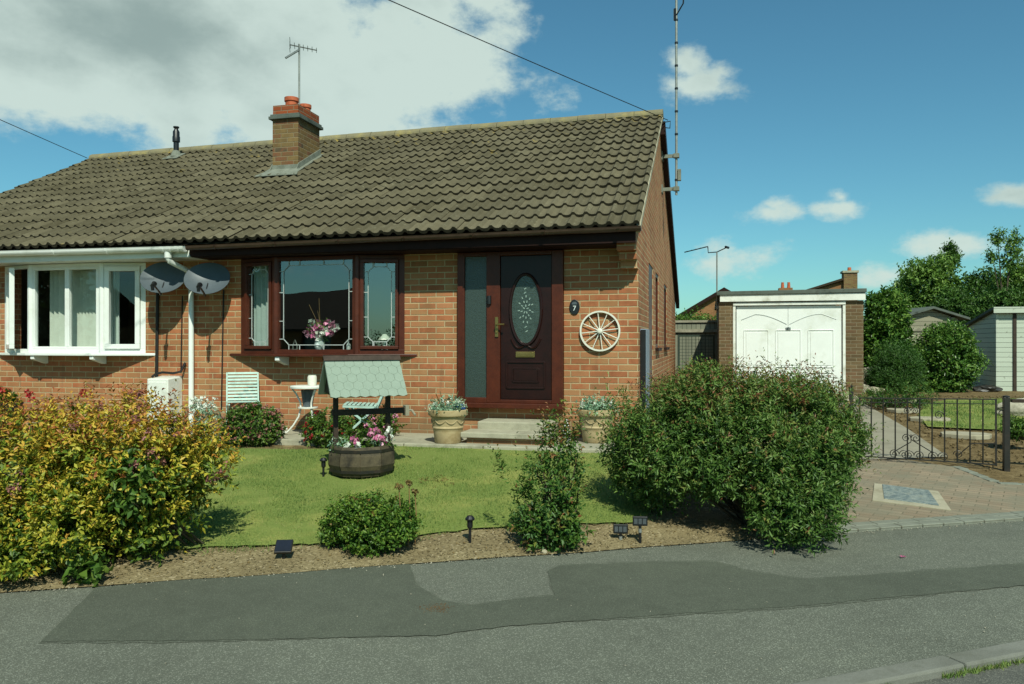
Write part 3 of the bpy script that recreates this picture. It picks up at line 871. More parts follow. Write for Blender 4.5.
def roof_mesh(mb, x0, x1, seed):
    rr = random.Random(seed)
    nc = 15; slope = Vector((0, YR - YE, ZR - ZE)); Ls = slope.length; sn = slope / Ls
    up = Vector((0, -sn.z, sn.y))
    nt = max(1, round((x1 - x0) / 0.3)); tw = (x1 - x0) / nt; nv = 13
    for c in range(nc):
        s0 = Ls * c / nc - 0.0; s1 = Ls * (c + 1) / nc + 0.05
        for i in range(nt):
            dz = rr.uniform(-.004, .004); ds = rr.uniform(-.008, .008); tilt = rr.uniform(-.004, .004)
            rows = []
            for (ss, hh) in ((s0 + ds, -0.012), (s0 + ds - 0.001, 0.028), (s1, -0.004)):
                r_ = []
                for j in range(nv):
                    x = x0 + tw * (i + j / (nv - 1))
                    th = 2 * math.pi * (j / (nv - 1) * 2 + 0.25); w = 0.5 + 0.5 * math.cos(th + .55 * math.sin(th))
                    h = 0.042 * w ** 1.2 + hh + dz + tilt * (j / 6 - 1)
                    p = Vector((x, YE, ZE)) + sn * ss + up * h
                    p.z += sag(x, ss / Ls)
                    r_.append(p)
                rows.append(r_)
            for a in range(2):
                for j in range(nv - 1):
                    u0, u1 = i + 0.02 + 0.96 * j / (nv - 1), i + 0.02 + 0.96 * (j + 1) / (nv - 1)
                    va, vb = c + 0.1 + 0.4 * a, c + 0.5 + 0.4 * a
                    mb.quad(rows[a][j], rows[a][j + 1], rows[a + 1][j + 1], rows[a + 1][j], uv=((u0, va), (u1, va), (u1, vb), (u0, vb)))
    # solid under-roof so nothing shows through
    a = Vector((x0, YE + .03, ZE - .035)); 
    for (p, q) in (((x0, YE + .03), (x1, YR)),):
        mb.quad((x0, YE + .03, ZE - .03 + sag(x0, 0)), (x1, YE + .03, ZE - .03), (x1, YR, ZR - .03 + sag(x1, 1)), (x0, YR, ZR - .03 + sag(x0, 1)), uv=((0, 0),) * 4)
    return mb

def ridge_mesh(mb, x0, x1):
    n = int((x1 - x0) / 0.45); l = (x1 - x0) / n
    for i in range(n):
        a = x0 + i * l + .004; b = x0 + (i + 1) * l - .004
        za = ZR + sag(a, 1) - .035 + random.uniform(-.005, .005)
        prof = [(0.145 * math.cos(t), 0.118 * math.sin(t)) for t in [math.pi * k / 10 for k in range(11)]] + [(-0.12, -0.03), (0.12, -0.03)]
        mb.extrude([(a, YR + y, za + z) for y, z in prof], (b - a, 0, sag(b, 1) - sag(a, 1)))
    return mb

YB, ZB = 20.1, 2.74
def gutter_mesh(mb, x0, z0, x1, z1, yc=8.735, r=0.056):
    o = [(yc + r * math.cos(t), r * math.sin(t)) for t in [math.pi + math.pi * k / 10 for k in range(11)]]
    i = [(yc + (r - .008) * math.cos(t), (r - .008) * math.sin(t)) for t in [math.pi + math.pi * k / 10 for k in range(10, -1, -1)]]
    o = [(o[0][0] - .004, 0.012)] + o
    mb.extrude([(x0, y, z0 + z) for y, z in o + i], (x1 - x0, 0, z1 - z0))
    return mb

def obj_at(mb, name, key, parent, **kw): return mb.build(name, M[key], parent, **kw)

def shell(mb, x0, x1, front_holes, gable_right=None):
    mb.wall('x', YW, YW + 0.28, x0, x1, PATIO - 0.12, 2.74, front_holes)
    return mb

def interior(parent, off, x0, x1, y1, z0, key='dark_room'):
    mb = MB(off)
    y0 = YW + 0.281; z1 = 2.70
    mb.quad((x0, y1, z0), (x1, y1, z0), (x1, y1, z1), (x0, y1, z1))
    mb.quad((x0, y0, z0), (x0, y1, z0), (x0, y1, z1), (x0, y0, z1))
    mb.quad((x1, y0, z0), (x1, y1, z0), (x1, y1, z1), (x1, y0, z1))
    mb.quad((x0, y0, z0), (x1, y0, z0), (x1, y1, z0), (x0, y1, z0))
    mb.quad((x0, y0, z1), (x1, y0, z1), (x1, y1, z1), (x0, y1, z1))
    return mb.build('room_lining', M[key], parent)

def bay(parent, off, xa, xb, key, sill_key, lead, casement_thick, open_left=False):
    """shallow three sided bow window, wall ends xa..xb"""
    dx, yf = 0.59, 9.05
    z0, z1 = 1.375, 2.615
    ca, cb = (xa + dx, yf), (xb - dx, yf)
    A, B = (xa, YW), (xb, YW)
    fr = MB(off)
    segs = [(A, ca), (ca, cb), (cb, B)]
    fw, fd = 0.055, 0.07
    frames = []
    for idx, (p, q) in enumerate(segs):
        p3, q3 = Vector((*p, 0)), Vector((*q, 0))
        t = (q3 - p3).normalized(); nrm = Vector((t.y, -t.x, 0))
        if nrm.y > 0: nrm = -nrm
        ln = (q3 - p3).length
        o = p3
        def bar(s0, s1, za, zb, d=fd, fwd=0.0):
            fr.obox(o + t * (s0 + s1) / 2 + nrm * (fwd - fd / 2) + Vector((0, 0, (za + zb) / 2)), t, nrm, (0, 0, 1), s1 - s0, d, zb - za)
        bar(0, ln, z0, z0 + fw); bar(0, ln, z1 - fw * 0.9, z1)
        e0 = 0.05 if idx else 0.07; e1 = 0.05 if idx < 2 else 0.07
        bar(0, e0, z0 + fw, z1 - fw * 0.9); bar(ln - e1, ln, z0 + fw, z1 - fw * 0.9)
        frames.append((o, t, nrm, e0, ln - e1, z0 + fw, z1 - fw * 0.9))
    for c in (ca, cb):
        fr.lathe([(0.052, z0), (0.052, z1)], (c[0], c[1] + 0.035, 0), 8)
    frame = fr.build('bay_window', M[key], parent, bevel=0.004)
    s2 = MB(off)
    e = 0.17
    s2.prism([(xa - e, YW - 0.003), (xa + dx + .05, yf - 0.12), (xb - dx - .05, yf - 0.12), (xb + e, YW - 0.003)], z0 - 0.035, z0)
    s2.build('sill', M[sill_key], frame, bevel=0.006)
    s3 = MB(off)
    s3.prism([A, ca, cb, B], z1, z1 + 0.004)
    # inner window board
    s4 = MB(off)
    s4.prism([(xa + .08, YW), (xa + dx + .03, yf + .075), (xb - dx - .03, yf + .075), (xb - .08, YW), (xb - .08, YW + .30), (xa + .08, YW + .30)], z0 + .02, z0 + .05)
    s4.build('window_board', M['white' if key == 'white' else 'interior'], frame)
    return frame, frames

def sash(frame, off, fr, s0, s1, z0, z1, key, th, glass, lead_inset=None, fwd=0.02):
    o, t, nrm, *_ = fr
    if th > 0:
        mb = MB(off)
        def bar(a, b, za, zb): mb.obox(o + t * (a + b) / 2 + nrm * (fwd - 0.03) + Vector((0, 0, (za + zb) / 2)), t, nrm, (0, 0, 1), b - a, 0.062, zb - za)
        bar(s0, s1, z0, z0 + th); bar(s0, s1, z1 - th, z1); bar(s0, s0 + th, z0 + th, z1 - th); bar(s1 - th, s1, z0 + th, z1 - th)
        mb.build('casement', M[key], frame, bevel=0.005)
    a, b, c, d = s0 + th - .004, s1 - th + .004, z0 + th - .004, z1 - th + .004
    g = MB(off)
    gp = lambda s, z, k=0.0: o + t * s + nrm * (-0.035 + k) + Vector((0, 0, z))
    g.quad(gp(a, c), gp(b, c), gp(b, d), gp(a, d))
    g.build('pane', M[glass], frame)
    if lead_inset:
        i, ch, ties_v, ties_h = lead_inset
        l = MB(off)
        def ln_(p, q): l.bar(gp(*p, 0.006), gp(*q, 0.006), 0.009, 0.006, up=nrm)
        x0, x1, y0, y1 = a + i, b - i, c + i * 1.0, d - i * 1.0
        pts = [(x0 + ch, y0), (x1 - ch, y0), (x1, y0 + ch), (x1, y1 - ch), (x1 - ch, y1), (x0 + ch, y1), (x0, y1 - ch), (x0, y0 + ch)]
        for p, q in zip(pts, pts[1:] + pts[:1]): ln_(p, q)
        for p in (pts[2], pts[3]): ln_(p, (b, p[1]))
        for p in (pts[6], pts[7]): ln_(p, (a, p[1]))
        for p in (pts[4], pts[5]): ln_(p, (p[0], d))
        for p in (pts[0], pts[1]): ln_(p, (p[0], c))
        for k in ties_h:
            zz = y0 + (y1 - y0) * k; ln_((a, zz), (x0, zz)); ln_((x1, zz), (b, zz))
        for k in ties_v:
            xx = x0 + (x1 - x0) * k; ln_((xx, c), (xx, y0)); ln_((xx, y1), (xx, d))
        l.build('leading', M['lead_came'], frame)

def brackets(frame, off, xs, key):
    for x in xs:
        b = MB(off)
        b.extrude([(x - .03, YW - .002, 1.338), (x - .03, YW - .25, 1.338), (x - .03, YW - .25, 1.29), (x - .03, YW - .03, 1.225), (x - .03, YW - .002, 1.225)], (0.06, 0, 0))
        b.build('sill_bracket', M[key], frame, bevel=0.004)

# ---------------------------------------------------------------- main bungalow
O1 = (-3.6, YW, PATIO)
H1 = thing('brick_bungalow', O1, 'brick bungalow with dark mahogany bay window and oval-glazed door, right half of the pair', 'house')
BX0, BX1 = -5.99, -3.68
DX0, DX1, DZ0 = at_y(458, 400, 9.15).x, at_y(563.3, 400, 9.15).x, 0.73
w = MB(O1)
w.wall('x', YW, YW + 0.28, XP, XR, PATIO - 0.12, 2.74, [(BX0, BX1, 1.36, 2.63), (DX0, DX1, DZ0, 2.63)])
def gy(u, v=344): 
    d = ray(u, v); t = XR / d.x; return d.y * t
sd0, sd1 = 10.85, 11.75
gh = [(sd0, sd1, 0.45, 2.62), (12.3, 13.1, 1.44, 2.62), (14.7, 15.8, 1.44, 2.62)]
w.wall('y', XR, XR - 0.28, YW + 0.28, YB - .1, PATIO - 0.12, 2.74, gh)
w.quad((XR, YW, 2.3), (XR, YW + .28, 2.3), (XR, YW + .28, 2.74), (XR, YW, 2.74)) if False else None
# gable triangle
w.extrude([(XR, YE + .1, 2.741), (XR, YB - .1, 2.741), (XR, YR, ZR - .05)], (-0.28, 0, 0))
# back wall
w.box(XP, XR - .3, YB - .38, YB - .1, PATIO - .12, 2.74)
# corbelled kneeler under the eaves
for (yy, za, zb, xw) in ((8.87, 2.56, 2.739, .215), (8.97, 2.465, 2.56, .20), (9.07, 2.37, 2.465, .19)):
    w.box(XR - xw, XR - .001, yy, YW - .001, za, zb)
w.build('wall', M['brick'], H1)
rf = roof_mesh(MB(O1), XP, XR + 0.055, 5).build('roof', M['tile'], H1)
ridge_mesh(MB(O1), XP, XR + 0.06).build('ridge', M['ridge'], rf)
mb = MB(O1)
mb.extrude([(XR + .01, YE + .03, ZE - .02), (XR + .01, YR, ZR - .02), (XR + .01, YR, ZR - .07), (XR + .01, YE + .06, ZE - .07)], (0.045, 0, 0))
mb.build('verge_mortar', M['stone'], rf)
mb = MB(O1)     # rear slope
mb.extrude([(XP, YR, ZR - .02), (XP, YB + .25, ZB - .10), (XP, YB + .25, ZB - .16), (XP, YR, ZR - .08)], (XR + .05 - XP, 0, 0))
mb.build('rear_slope', M['tile_far'], rf)
mb = MB(O1)
mb.extrude([(XR + .004, YR + .06, ZR - .10), (XR + .004, YB + .2, ZB - .14), (XR + .004, YB + .2, ZB - .34), (XR + .004, YR + .06, ZR - .32)], (0.085, 0, 0))
mb.build('bargeboard', M['brown_fascia'], H1)
mb = MB(O1); mb.box(XP, XR + .004, 8.80, 8.82, 2.632, 2.765); mb.build('fascia', M['brown_fascia'], H1)
mb = MB(O1); mb.box(XP, XR - .22, 8.821, YW - .002, 2.622, 2.634); mb.build('soffit', M['brown_fascia'], H1)
gt = gutter_mesh(MB(O1), XP + .0, 2.742, XR + .07, 2.790, 8.745, .044).build('gutter', M['brown_gutter'], H1)
for i in range(7):
    gb = MB(O1)
    xx = XP + .4 + i * .85; zz = 2.735 + .05 * (xx - XP) / (XR - XP)
    gb.extrude([(xx, 8.735 + .062 * math.cos(a), zz + .010 + .050 * math.sin(a)) for a in [math.pi * (1 + k / 8) for k in range(9)]], (0.03, 0, 0))
    gb.build('gutter_clip', M['brown_gutter'], gt)
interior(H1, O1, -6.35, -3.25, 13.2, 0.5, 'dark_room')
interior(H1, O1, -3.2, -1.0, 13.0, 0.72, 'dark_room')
f1, fs1 = bay(H1, O1, BX0, BX1, 'maroon', 'maroon', True, 0.05)
LI = (0.07, 0.06, (0.30, 0.70), (0.36, 0.68))
sash(f1, O1, fs1[0], fs1[0][3] + .005, fs1[0][4] - .005, fs1[0][5] + .005, fs1[0][6] - .004, 'maroon', 0.042, 'glass_lead', (0.055, 0.05, (0.5,), (0.33, 0.66)))
sash(f1, O1, fs1[1], fs1[1][3], fs1[1][4], fs1[1][5], fs1[1][6], 'maroon', 0.0, 'glass_lead', (0.062, 0.075, (0.25, 0.62), (0.30, 0.66)))
sash(f1, O1, fs1[2], fs1[2][3] + .005, fs1[2][4] - .005, fs1[2][5] + .005, fs1[2][6] - .004, 'maroon', 0.042, 'glass_lead', (0.055, 0.06, (0.25,), (0.33, 0.66)))
brackets(f1, O1, (at_y(279, 360, 9.0).x, at_y(359, 360, 9.0).x), 'white')

# front door unit
yd = 9.17
X = lambda u: at_y(u, 330, yd).x
Zp = lambda u, v: at_y(u, v, yd - .02).z
mb = MB(O1)
x0, xg0, xg1, xd0, xd1, x3 = X(458), X(465), X(487), X(500.5), X(552), X(563.3)
for (a, b) in ((x0, xg0), (xg1, xd0), (xd1, x3)):
    mb.box(a, b, yd - .03, yd + .05, DZ0 + .06, 2.615)
mb.box(xg0, xg1, yd - .03, yd + .05, 2.565, 2.615); mb.box(xd0, xd1, yd - .03, yd + .05, 2.565, 2.615)
mb.box(xg0, xg1, yd - .03, yd + .05, DZ0 + .06, DZ0 + .12); mb.box(xd0, xd1, yd - .028, yd + .05, DZ0 + .06, DZ0 + .10)
mb.box(x0 - .015, x3 + .02, yd - .11, yd + .05, DZ0, DZ0 + .06)
df = mb.build('door_frame', M['maroon'], H1, bevel=0.006)
mb = MB(O1); mb.box(xg0 + .001, xg1 - .001, yd + .005, yd + .025, DZ0 + .121, 2.564); mb.build('side_light', M['frosted'], df)
xc = (xd0 + xd1) / 2
mb = MB(O1); mb.box(xd0 + .004, xd1 - .004, yd - .005, yd + .04, DZ0 + .104, 2.56); dr = mb.build('front_door', M['maroon_dark'], H1, bevel=0.004)
oc = at_y(526, 309.5, yd); ow = (X(540.5) - X(511.5)) / 2; oh = (Zp(526, 275.5) - Zp(526, 344)) / 2
pts = [(oc.x + ow * math.cos(a), oc.z + oh * math.sin(a)) for a in [2 * math.pi * k / 48 for k in range(48)]]
mb = MB(O1); mb.extrude([(x, yd - .012, z) for x, z in pts], (0, .006, 0)); og = mb.build('oval_pane', M['oval_glass'], dr)
mb = MB(O1)
ring = [Vector((oc.x + (ow + .012) * math.cos(a), yd - .014, oc.z + (oh + .012) * math.sin(a))) for a in [2 * math.pi * k / 48 for k in range(49)]]
mb.tube(ring, 0.019, 6, False)
for sg in (-1, 1):     # scrolls under the oval
    mb.tube([Vector((oc.x + sg * (0.03 + .15 * k / 10), yd - .012, oc.z - oh - .03 - .03 * math.sin(k / 10 * 3.1) + .09 * (k / 10) ** 3)) for k in range(11)], 0.012, 6)
mb.build('oval_moulding', M['maroon_dark'], dr, smooth=True)
mb = MB(O1)         # cut flower pattern in the oval glass
for r0, n_ in ((0.03, 5), (0.065, 9), (0.105, 11)):
    for k in range(n_):
        a = 2 * math.pi * k / n_ + r0 * 9
        c = Vector((oc.x + r0 * 0.8 * math.cos(a), yd - .014, oc.z + r0 * 1.5 * math.sin(a)))
        t = Vector((math.cos(a) * .8, 0, math.sin(a) * 1.2))
        mb.obox(c, t, (0, 1, 0), t.cross(Vector((0, 1, 0))), 0.026, .005, 0.012)
for zq in (-.26, -.21, .20, .25):
    mb.obox((oc.x + .012 * math.sin(zq * 90), yd - .014, oc.z + zq), (1, 0, .6), (0, 1, 0), (-.6, 0, 1), .03, .005, .012)
mb.build('oval_pattern', M['bevel_glass'], og)
def moulding(mb, xa, xb, za, zb, r):
    for p, q in (((xa, za), (xb, za)), ((xb, za), (xb, zb)), ((xb, zb), (xa, zb)), ((xa, zb), (xa, za))):
        mb.bar((p[0], yd - .008, p[1]), (q[0], yd - .008, q[1]), r, r)
mb = MB(O1)
moulding(mb, X(507), X(544.5), Zp(526, 388), Zp(526, 362), .022)
moulding(mb, X(513), X(538.5), Zp(526, 382), Zp(526, 368.5), .016)
mb.box(X(514), X(537.5), yd - .013, yd - .005, Zp(526, 381), Zp(526, 369.5))
mb.build('lower_panel', M['maroon_dark'], dr, bevel=.003)
mb = MB(O1); zz = Zp(525, 354.5); mb.box(X(516), X(535), yd - .018, yd - .005, zz - .034, zz + .034); mb.box(X(517.5), X(533.5), yd - .024, yd - .018, zz - .02, zz + .02)
mb.build('letterbox', M['brass'], dr, bevel=.003)
mb = MB(O1)
hx = X(497.5); hz = Zp(497, 327)
mb.box(hx - .02, hx + .02, yd - .045, yd - .031, hz - .12, hz + .12)
mb.tube([(hx, yd - .045, hz + .03), (hx, yd - .09, hz + .03), (hx + .11, yd - .095, hz + .03)], .011, 8)
mb.lathe([(.012, 0), (.012, .015)], (hx, yd - .05, hz - .07), 10)
mb.build('handle', M['brass'], dr, bevel=.003)
mb = MB(O1); mb.lathe([(.0, -.05), (.028, -.05), (.028, .05), (0, .05)], (X(490), yd - .04, Zp(490, 300)), 8); mb.build('knocker', M['black'], df)

# gable openings
mb = MB(O1); mb.box(XR - .14, XR - .012, sd0 + .002, sd1 - .002, .452, 2.618); mb.build('side_door', M['maroon'], H1)
for (a, b, c, d) in gh[1:]:
    mb = MB(O1)
    for q in ((a + .002, a + .06, c + .002, d - .002), (b - .06, b - .002, c + .002, d - .002), (a + .06, b - .06, c + .002, c + .06), (a + .06, b - .06, d - .06, d - .002)):
        mb.box(XR - .14, XR - .012, q[0], q[1], q[2], q[3])
    wf = mb.build('gable_window', M['maroon'], H1)
    mb = MB(O1); mb.box(XR - .05, XR - .04, a + .061, b - .061, c + .061, d - .061); mb.build('pane', M['frosted'], wf)
    mb = MB(O1); mb.box(XR - .06, XR + .05, a - .06, b + .06, c - .05, c - .001); mb.build('sill', M['brown_fascia'], wf)

# ---------------------------------------------------------------- neighbour's bungalow
O2 = (-3.6 - 5.625, YW, PATIO)
H2 = thing('brick_bungalow', O2, 'brick bungalow with white bay window, white gutter and chimney, left half of the pair', 'house')
NX0, NX1 = -9.83, -7.46
w = MB(O2)
w.wall('x', YW, YW + .28, XL, XP, PATIO - .12, 2.74, [(NX0, NX1, 1.36, 2.63)])
w.box(XL, XL + .28, YW + .28, YB - .1, PATIO - .12, 2.74); w.box(XL + .28, XP, YB - .38, YB - .1, PATIO - .12, 2.74)
w.extrude([(XL, YE + .1, 2.741), (XL, YB - .1, 2.741), (XL, YR, ZR - .16)], (.28, 0, 0))
w.build('wall', M['brick'], H2)
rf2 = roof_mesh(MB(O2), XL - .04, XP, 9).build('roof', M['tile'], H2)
ridge_mesh(MB(O2), XL - .04, XP).build('ridge', M['ridge'], rf2)
mb = MB(O2)
mb.extrude([(XL - .04, YR, ZR - .12), (XL - .04, YB + .25, ZB - .10), (XL - .04, YB + .25, ZB - .16), (XL - .04, YR, ZR - .18)], (XP - XL + .04, 0, 0))
mb.build('rear_slope', M['tile_far'], rf2)
mb = MB(O2); mb.box(XL, XP - .012, 8.80, 8.82, 2.622, 2.765); mb.build('fascia', M['white'], H2)
mb = MB(O2); mb.box(XL, XP - .012, 8.821, YW - .002, 2.622, 2.634); mb.build('soffit', M['white'], H2)
gt = gutter_mesh(MB(O2), XL, 2.775, XP - .02, 2.738).build('gutter', M['white'], H2)
for u in (52, 105, 160, 167, 175, 180):
    gb = MB(O2)
    xx = at_y(u, 250, 8.7).x; zz = 2.775 - .037 * (xx - XL) / (XP - XL)
    gb.extrude([(xx, 8.735 + .064 * math.cos(a), zz + .064 * math.sin(a)) for a in [math.pi * (1 + k / 8) for k in range(9)]], (0.03 if u < 150 else .05, 0, 0))
    gb.build('gutter_clip', M['white'], gt)
dp = MB(O2)
px_ = -6.70; ox = at_y(168, 252, 8.735).x
dp.tube([(ox, 8.735, 2.70), (ox, 8.735, 2.60), (ox + .005, 8.75, 2.57), (px_ - .004, YW - .075, 2.46), (px_, YW - .06, 2.42), (px_, YW - .06, PATIO)], .034, 12)
dp.lathe([(.045, 0), (.045, .09)], (px_, YW - .06, 2.36), 12); dp.lathe([(.045, 0), (.045, .07)], (ox, 8.735, 2.61), 12)
dp.build('downpipe', M['white'], H2, smooth=True)
interior(H2, O2, -10.6, -6.7, 12.6, 0.5, 'interior')
f2, fs2 = bay(H2, O2, NX0, NX1, 'white', 'white', False, 0.06)
s0, s1 = fs2[1][3], fs2[1][4]; sm = (s0 + s1) / 2 - 0.0
sash(f2, O2, fs2[1], s0, sm + .03, fs2[1][5], fs2[1][6], 'white', 0.035, 'glass', fwd=0.0)
sash(f2, O2, fs2[1], sm - .0301 + .06, s1, fs2[1][5], fs2[1][6], 'white', 0.035, 'glass', fwd=0.0)
sash(f2, O2, fs2[2], fs2[2][3] + .003, fs2[2][4] - .003, fs2[2][5] + .003, fs2[2][6] - .003, 'white', 0.065, 'glass', fwd=.025)
# left sash stands open: hinged on the wall side, swung outwards
o, t, nrm, a, b, c, d = fs2[0]
ang = R(-24); piv = o + t * (a + .01)
t2 = Vector((t.x * math.cos(ang) - t.y * math.sin(ang), t.x * math.sin(ang) + t.y * math.cos(ang), 0)); n2 = Vector((t2.y, -t2.x, 0))
if n2.y > 0: n2 = -n2
sash(f2, O2, (piv, t2, n2), 0.0, b - a - .02, c + .003, d - .003, 'white', 0.06, 'glass', fwd=.025)
brackets(f2, O2, (at_y(35, 357, 9.0).x, at_y(94, 357, 9.0).x), 'white')

# chimney (a part of the neighbour's house) with its pots and flashing
cxa, cxb, cya, cyb = at_y(272.5, 160, 11.5).x, at_y(298, 160, 11.5).x, 11.5, 12.22
ch = MB(O2)
ch.box(cxa, cxb, cya, cyb, 3.9, 5.165)
chm = ch.build('chimney', M['brick_chimney'], H2)
mb = MB(O2); mb.box(cxa - .05, cxb + .05, cya - .05, cyb + .05, 5.166, 5.215); mb.box(cxa - .03, cxb + .03, cya - .03, cyb + .03, 5.2155, 5.25); mb.build('drip_course', M['felt'], chm, bevel=.006)
mb = MB(O2); mb.box(cxa + .004, cxb - .004, cya + .004, cyb - .004, 5.251, 5.40); mb.build('chimney_top', brick_mat('chimney_top_brick', [(0, lin('#8e4a2c')), (.5, lin('#a0542f')), (1, lin('#7c4630'))], '#8d7a62', 4.0), chm)
for (uu, yy, h_, r_) in ((291.5, 11.72, .18, .112), (305, 12.06, .16, .10)):
    mb = MB(O2); xx = at_y(uu, 100, yy).x
    xx = min(max(xx, cxa + .13), cxb - .12)
    mb.lathe([(r_ * .9, 0), (r_ * .9, h_ * .62), (r_ * 1.05, h_ * .66), (r_ * 1.05, h_), (r_ * .82, h_), (r_ * .78, h_ * .2)], (xx, yy, 5.395), 20)
    mb.build('chimney_pot', M['terracotta'], chm, smooth=True)
mb = MB(O2)
zz = lambda y: roof_z(-6.6, y)
for sx in (cxa, cxb):
    s = -1 if sx == cxa else 1
    mb.extrude([(sx + s * .001, cya - .12, zz(cya - .12) + .045), (sx + s * .001, cyb + .02, zz(cyb + .02) + .045), (sx + s * .001, cyb + .02, zz(cyb + .02) + .16), (sx + s * .001, cya - .005, zz(cya) + .15)], (s * .015, 0, 0))
    mb.extrude([(sx + s * .002, cya - .16, zz(cya - .16) + .05), (sx + s * .002, cyb + .04, zz(cyb + .04) + .05), (sx + s * .09, cyb + .04, zz(cyb + .04) + .055), (sx + s * .09, cya - .16, zz(cya - .16) + .055)], (0, 0, .012))
mb.extrude([(cxa - .15, cya - .30, zz(cya - .30) + .052), (cxb + .15, cya - .30, zz(cya - .30) + .052), (cxb + .02, cya - .02, zz(cya) + .05), (cxa - .02, cya - .02, zz(cya) + .05)], (0, 0, .014))
mb.box(cxa - .003, cxb + .003, cya - .018, cya - .001, zz(cya) + .03, zz(cya) + .13)
mb.build('flashing', M['lead'], chm, bevel=.004)

# soil vent pipe on the neighbour's roof
vp = at_y(176, 158, 12.95); vz = roof_z(vp.x, 12.95)
mb = MB(O2)
mb.lathe([(.05, -.1), (.05, .30), (.07, .31), (.07, .40), (.062, .42), (.062, .50), (.03, .56), (.055, .58), (.055, .60), (0.0, .60)], (vp.x, 12.95, vz), 14)
mb.build('vent_pipe', M['black'], rf2, smooth=True)
mb = MB(O2)
mb.extrude([(vp.x - .16, 12.75, roof_z(vp.x, 12.75) + .05), (vp.x + .16, 12.75, roof_z(vp.x, 12.75) + .05), (vp.x + .13, 13.05, roof_z(vp.x, 13.05) + .05), (vp.x - .13, 13.05, roof_z(vp.x, 13.05) + .05)], (0, 0, .012))
mb.lathe([(.11, .02), (.062, .14)], (vp.x, 12.95, vz), 14, False)
mb.build('vent_flashing', M['lead'], rf2)
# ================================================================== things on the houses
def satellite_dish(p, label, facing, size=0.275):
    t = thing('satellite_dish', (p.x, YW, p.z - .12), label, 'satellite dish', group='satellite dishes on the front wall')
    off = t.location.copy()
    n = Vector(facing).normalized(); xa = Vector((0, 0, 1)).cross(n).normalized(); ya = n.cross(xa)
    N_, K_ = 10, 32
    mb = MB(off)
    def pt(r, a, back=0.0):
        return p + xa * (size * 1.04 * r * math.cos(a)) + ya * (size * .98 * r * math.sin(a)) + n * (0.075 * (r * r - 1) - back)
    for back in (0, .008):
        for i in range(N_):
            for k in range(K_):
                a0, a1 = 2 * math.pi * k / K_, 2 * math.pi * (k + 1) / K_
                r0, r1 = i / N_, (i + 1) / N_
                if i == 0: mb.quad(pt(0, 0, back), pt(r1, a0, back), pt(r1, a1, back))
                else: mb.quad(pt(r0, a0, back), pt(r1, a0, back), pt(r1, a1, back), pt(r0, a1, back))
    for k in range(K_):
        a0, a1 = 2 * math.pi * k / K_, 2 * math.pi * (k + 1) / K_
        mb.quad(pt(1, a0), pt(1, a1), pt(1, a1, .008), pt(1, a0, .008))
    mb.build('reflector', M['dish'], t, smooth=True, merge=True)
    mb = MB(off)
    low = pt(.98, -math.pi / 2, .012); back = p - n * .09
    head = p + n * .27 - ya * .36
    mb.tube([back, low - n * .03, low + n * .02, head], .013, 8)
    mb.build('feed_arm', M['black'], t, smooth=True)
    mb = MB(off)
    d = (p + ya * .02 - head).normalized()
    mb.tube([head - d * .06, head + d * .0, head + d * .045], [.022, .026, .034], 12); mb.tube([head - d * .05, head - d * .05 + Vector((0, .01, -.06))], .02, 8)
    mb.build('receiver', M['black'], t, smooth=True)
    mb = MB(off)
    mb.tube([back, p - n * .16 + Vector((0, 0, -.02)), Vector((p.x, YW - .06, p.z + .06)), Vector((p.x, YW - .006, p.z + .06))], .019, 8)
    mb.box(p.x - .06, p.x + .06, YW - .012, YW - .001, p.z + .02, p.z + .18)
    mb.build('wall_bracket', M['black'], t)
    return t
fac = (0.32, -0.76, 0.60)
satellite_dish(at_y(163, 277, 8.93), 'grey satellite dish next to the white bay window, left of the white downpipe', fac)
satellite_dish(at_y(207, 278, 8.93), 'grey satellite dish right of the white downpipe, towards the mahogany window', fac)

def wall_cable(u0, v0, u1, v1, r, label, wob=0.0):
    a, b = at_y(u0, v0, YW - r - .002), at_y(u1, v1, YW - r - .002)
    pts = [a.lerp(b, k / 8) + Vector((math.sin(k * 1.7) * wob, 0, 0)) for k in range(9)]
    t = MB(a).tube(pts, r, 6).build('wall_cable', M['cable'], smooth=True)
    t.location = a
    tag(t, label, 'cable', 'cables running down the front wall')
wall_cable(157.5, 292, 156.5, 385, .021, 'thick black conduit running down the brick beside the white bay, above the meter box')
wall_cable(182.3, 296, 181, 372, .008, 'thin black cable close on the left of the white downpipe')
wall_cable(223.5, 290, 221.5, 410, .009, 'thin black cable between the right satellite dish and the mahogany window')

# gas meter box
mx = at_y(147, 385, 8.9).x; mx1 = at_y(168, 385, 8.9).x
t = thing('meter_box', (mx, YW, .5), 'white meter box low on the front wall, left of the white downpipe', 'meter box')
mb = MB(t.location); mb.extrude([(mx, 8.9, .5), (mx, YW - .003, .5), (mx, YW - .003, 1.07), (mx, 8.9, 1.04)], (mx1 - mx, 0, 0)); mb.build('cabinet', M['white_dirty'], t, bevel=.012)
mb = MB(t.location); mb.box(mx + .025, mx1 - .025, 8.888, 8.899, .53, 1.0); mb.build('door', M['white_dirty'], t, bevel=.006)
mb = MB(t.location)
mb.tube([(mx + .02, 8.97, 1.06), (mx + .04, 9.02, 1.10), (mx + .12, 9.05, 1.12), (mx1 - .04, 9.06, 1.11), (mx1 + .03, 9.12, 1.13), (mx1 + .06, 9.17, 1.25)], .016, 6); mb.build('cable_loop', M['cable'], t, smooth=True)

# tall grey cabinet on the gable
t = thing('meter_cabinet', (XR, 9.6, .4), 'tall narrow grey cabinet on the gable wall just behind the front corner', 'cabinet')
mb = MB(t.location); mb.box(XR + .001, XR + .075, 9.42, 9.95, .3, 1.68); mb.build('body', M['grey_box'], t, bevel=.008)
mb = MB(t.location); mb.box(XR + .012, XR + .07, 9.40, 9.419, .3, 1.67); mb.build('edge_trim', M['black'], t)

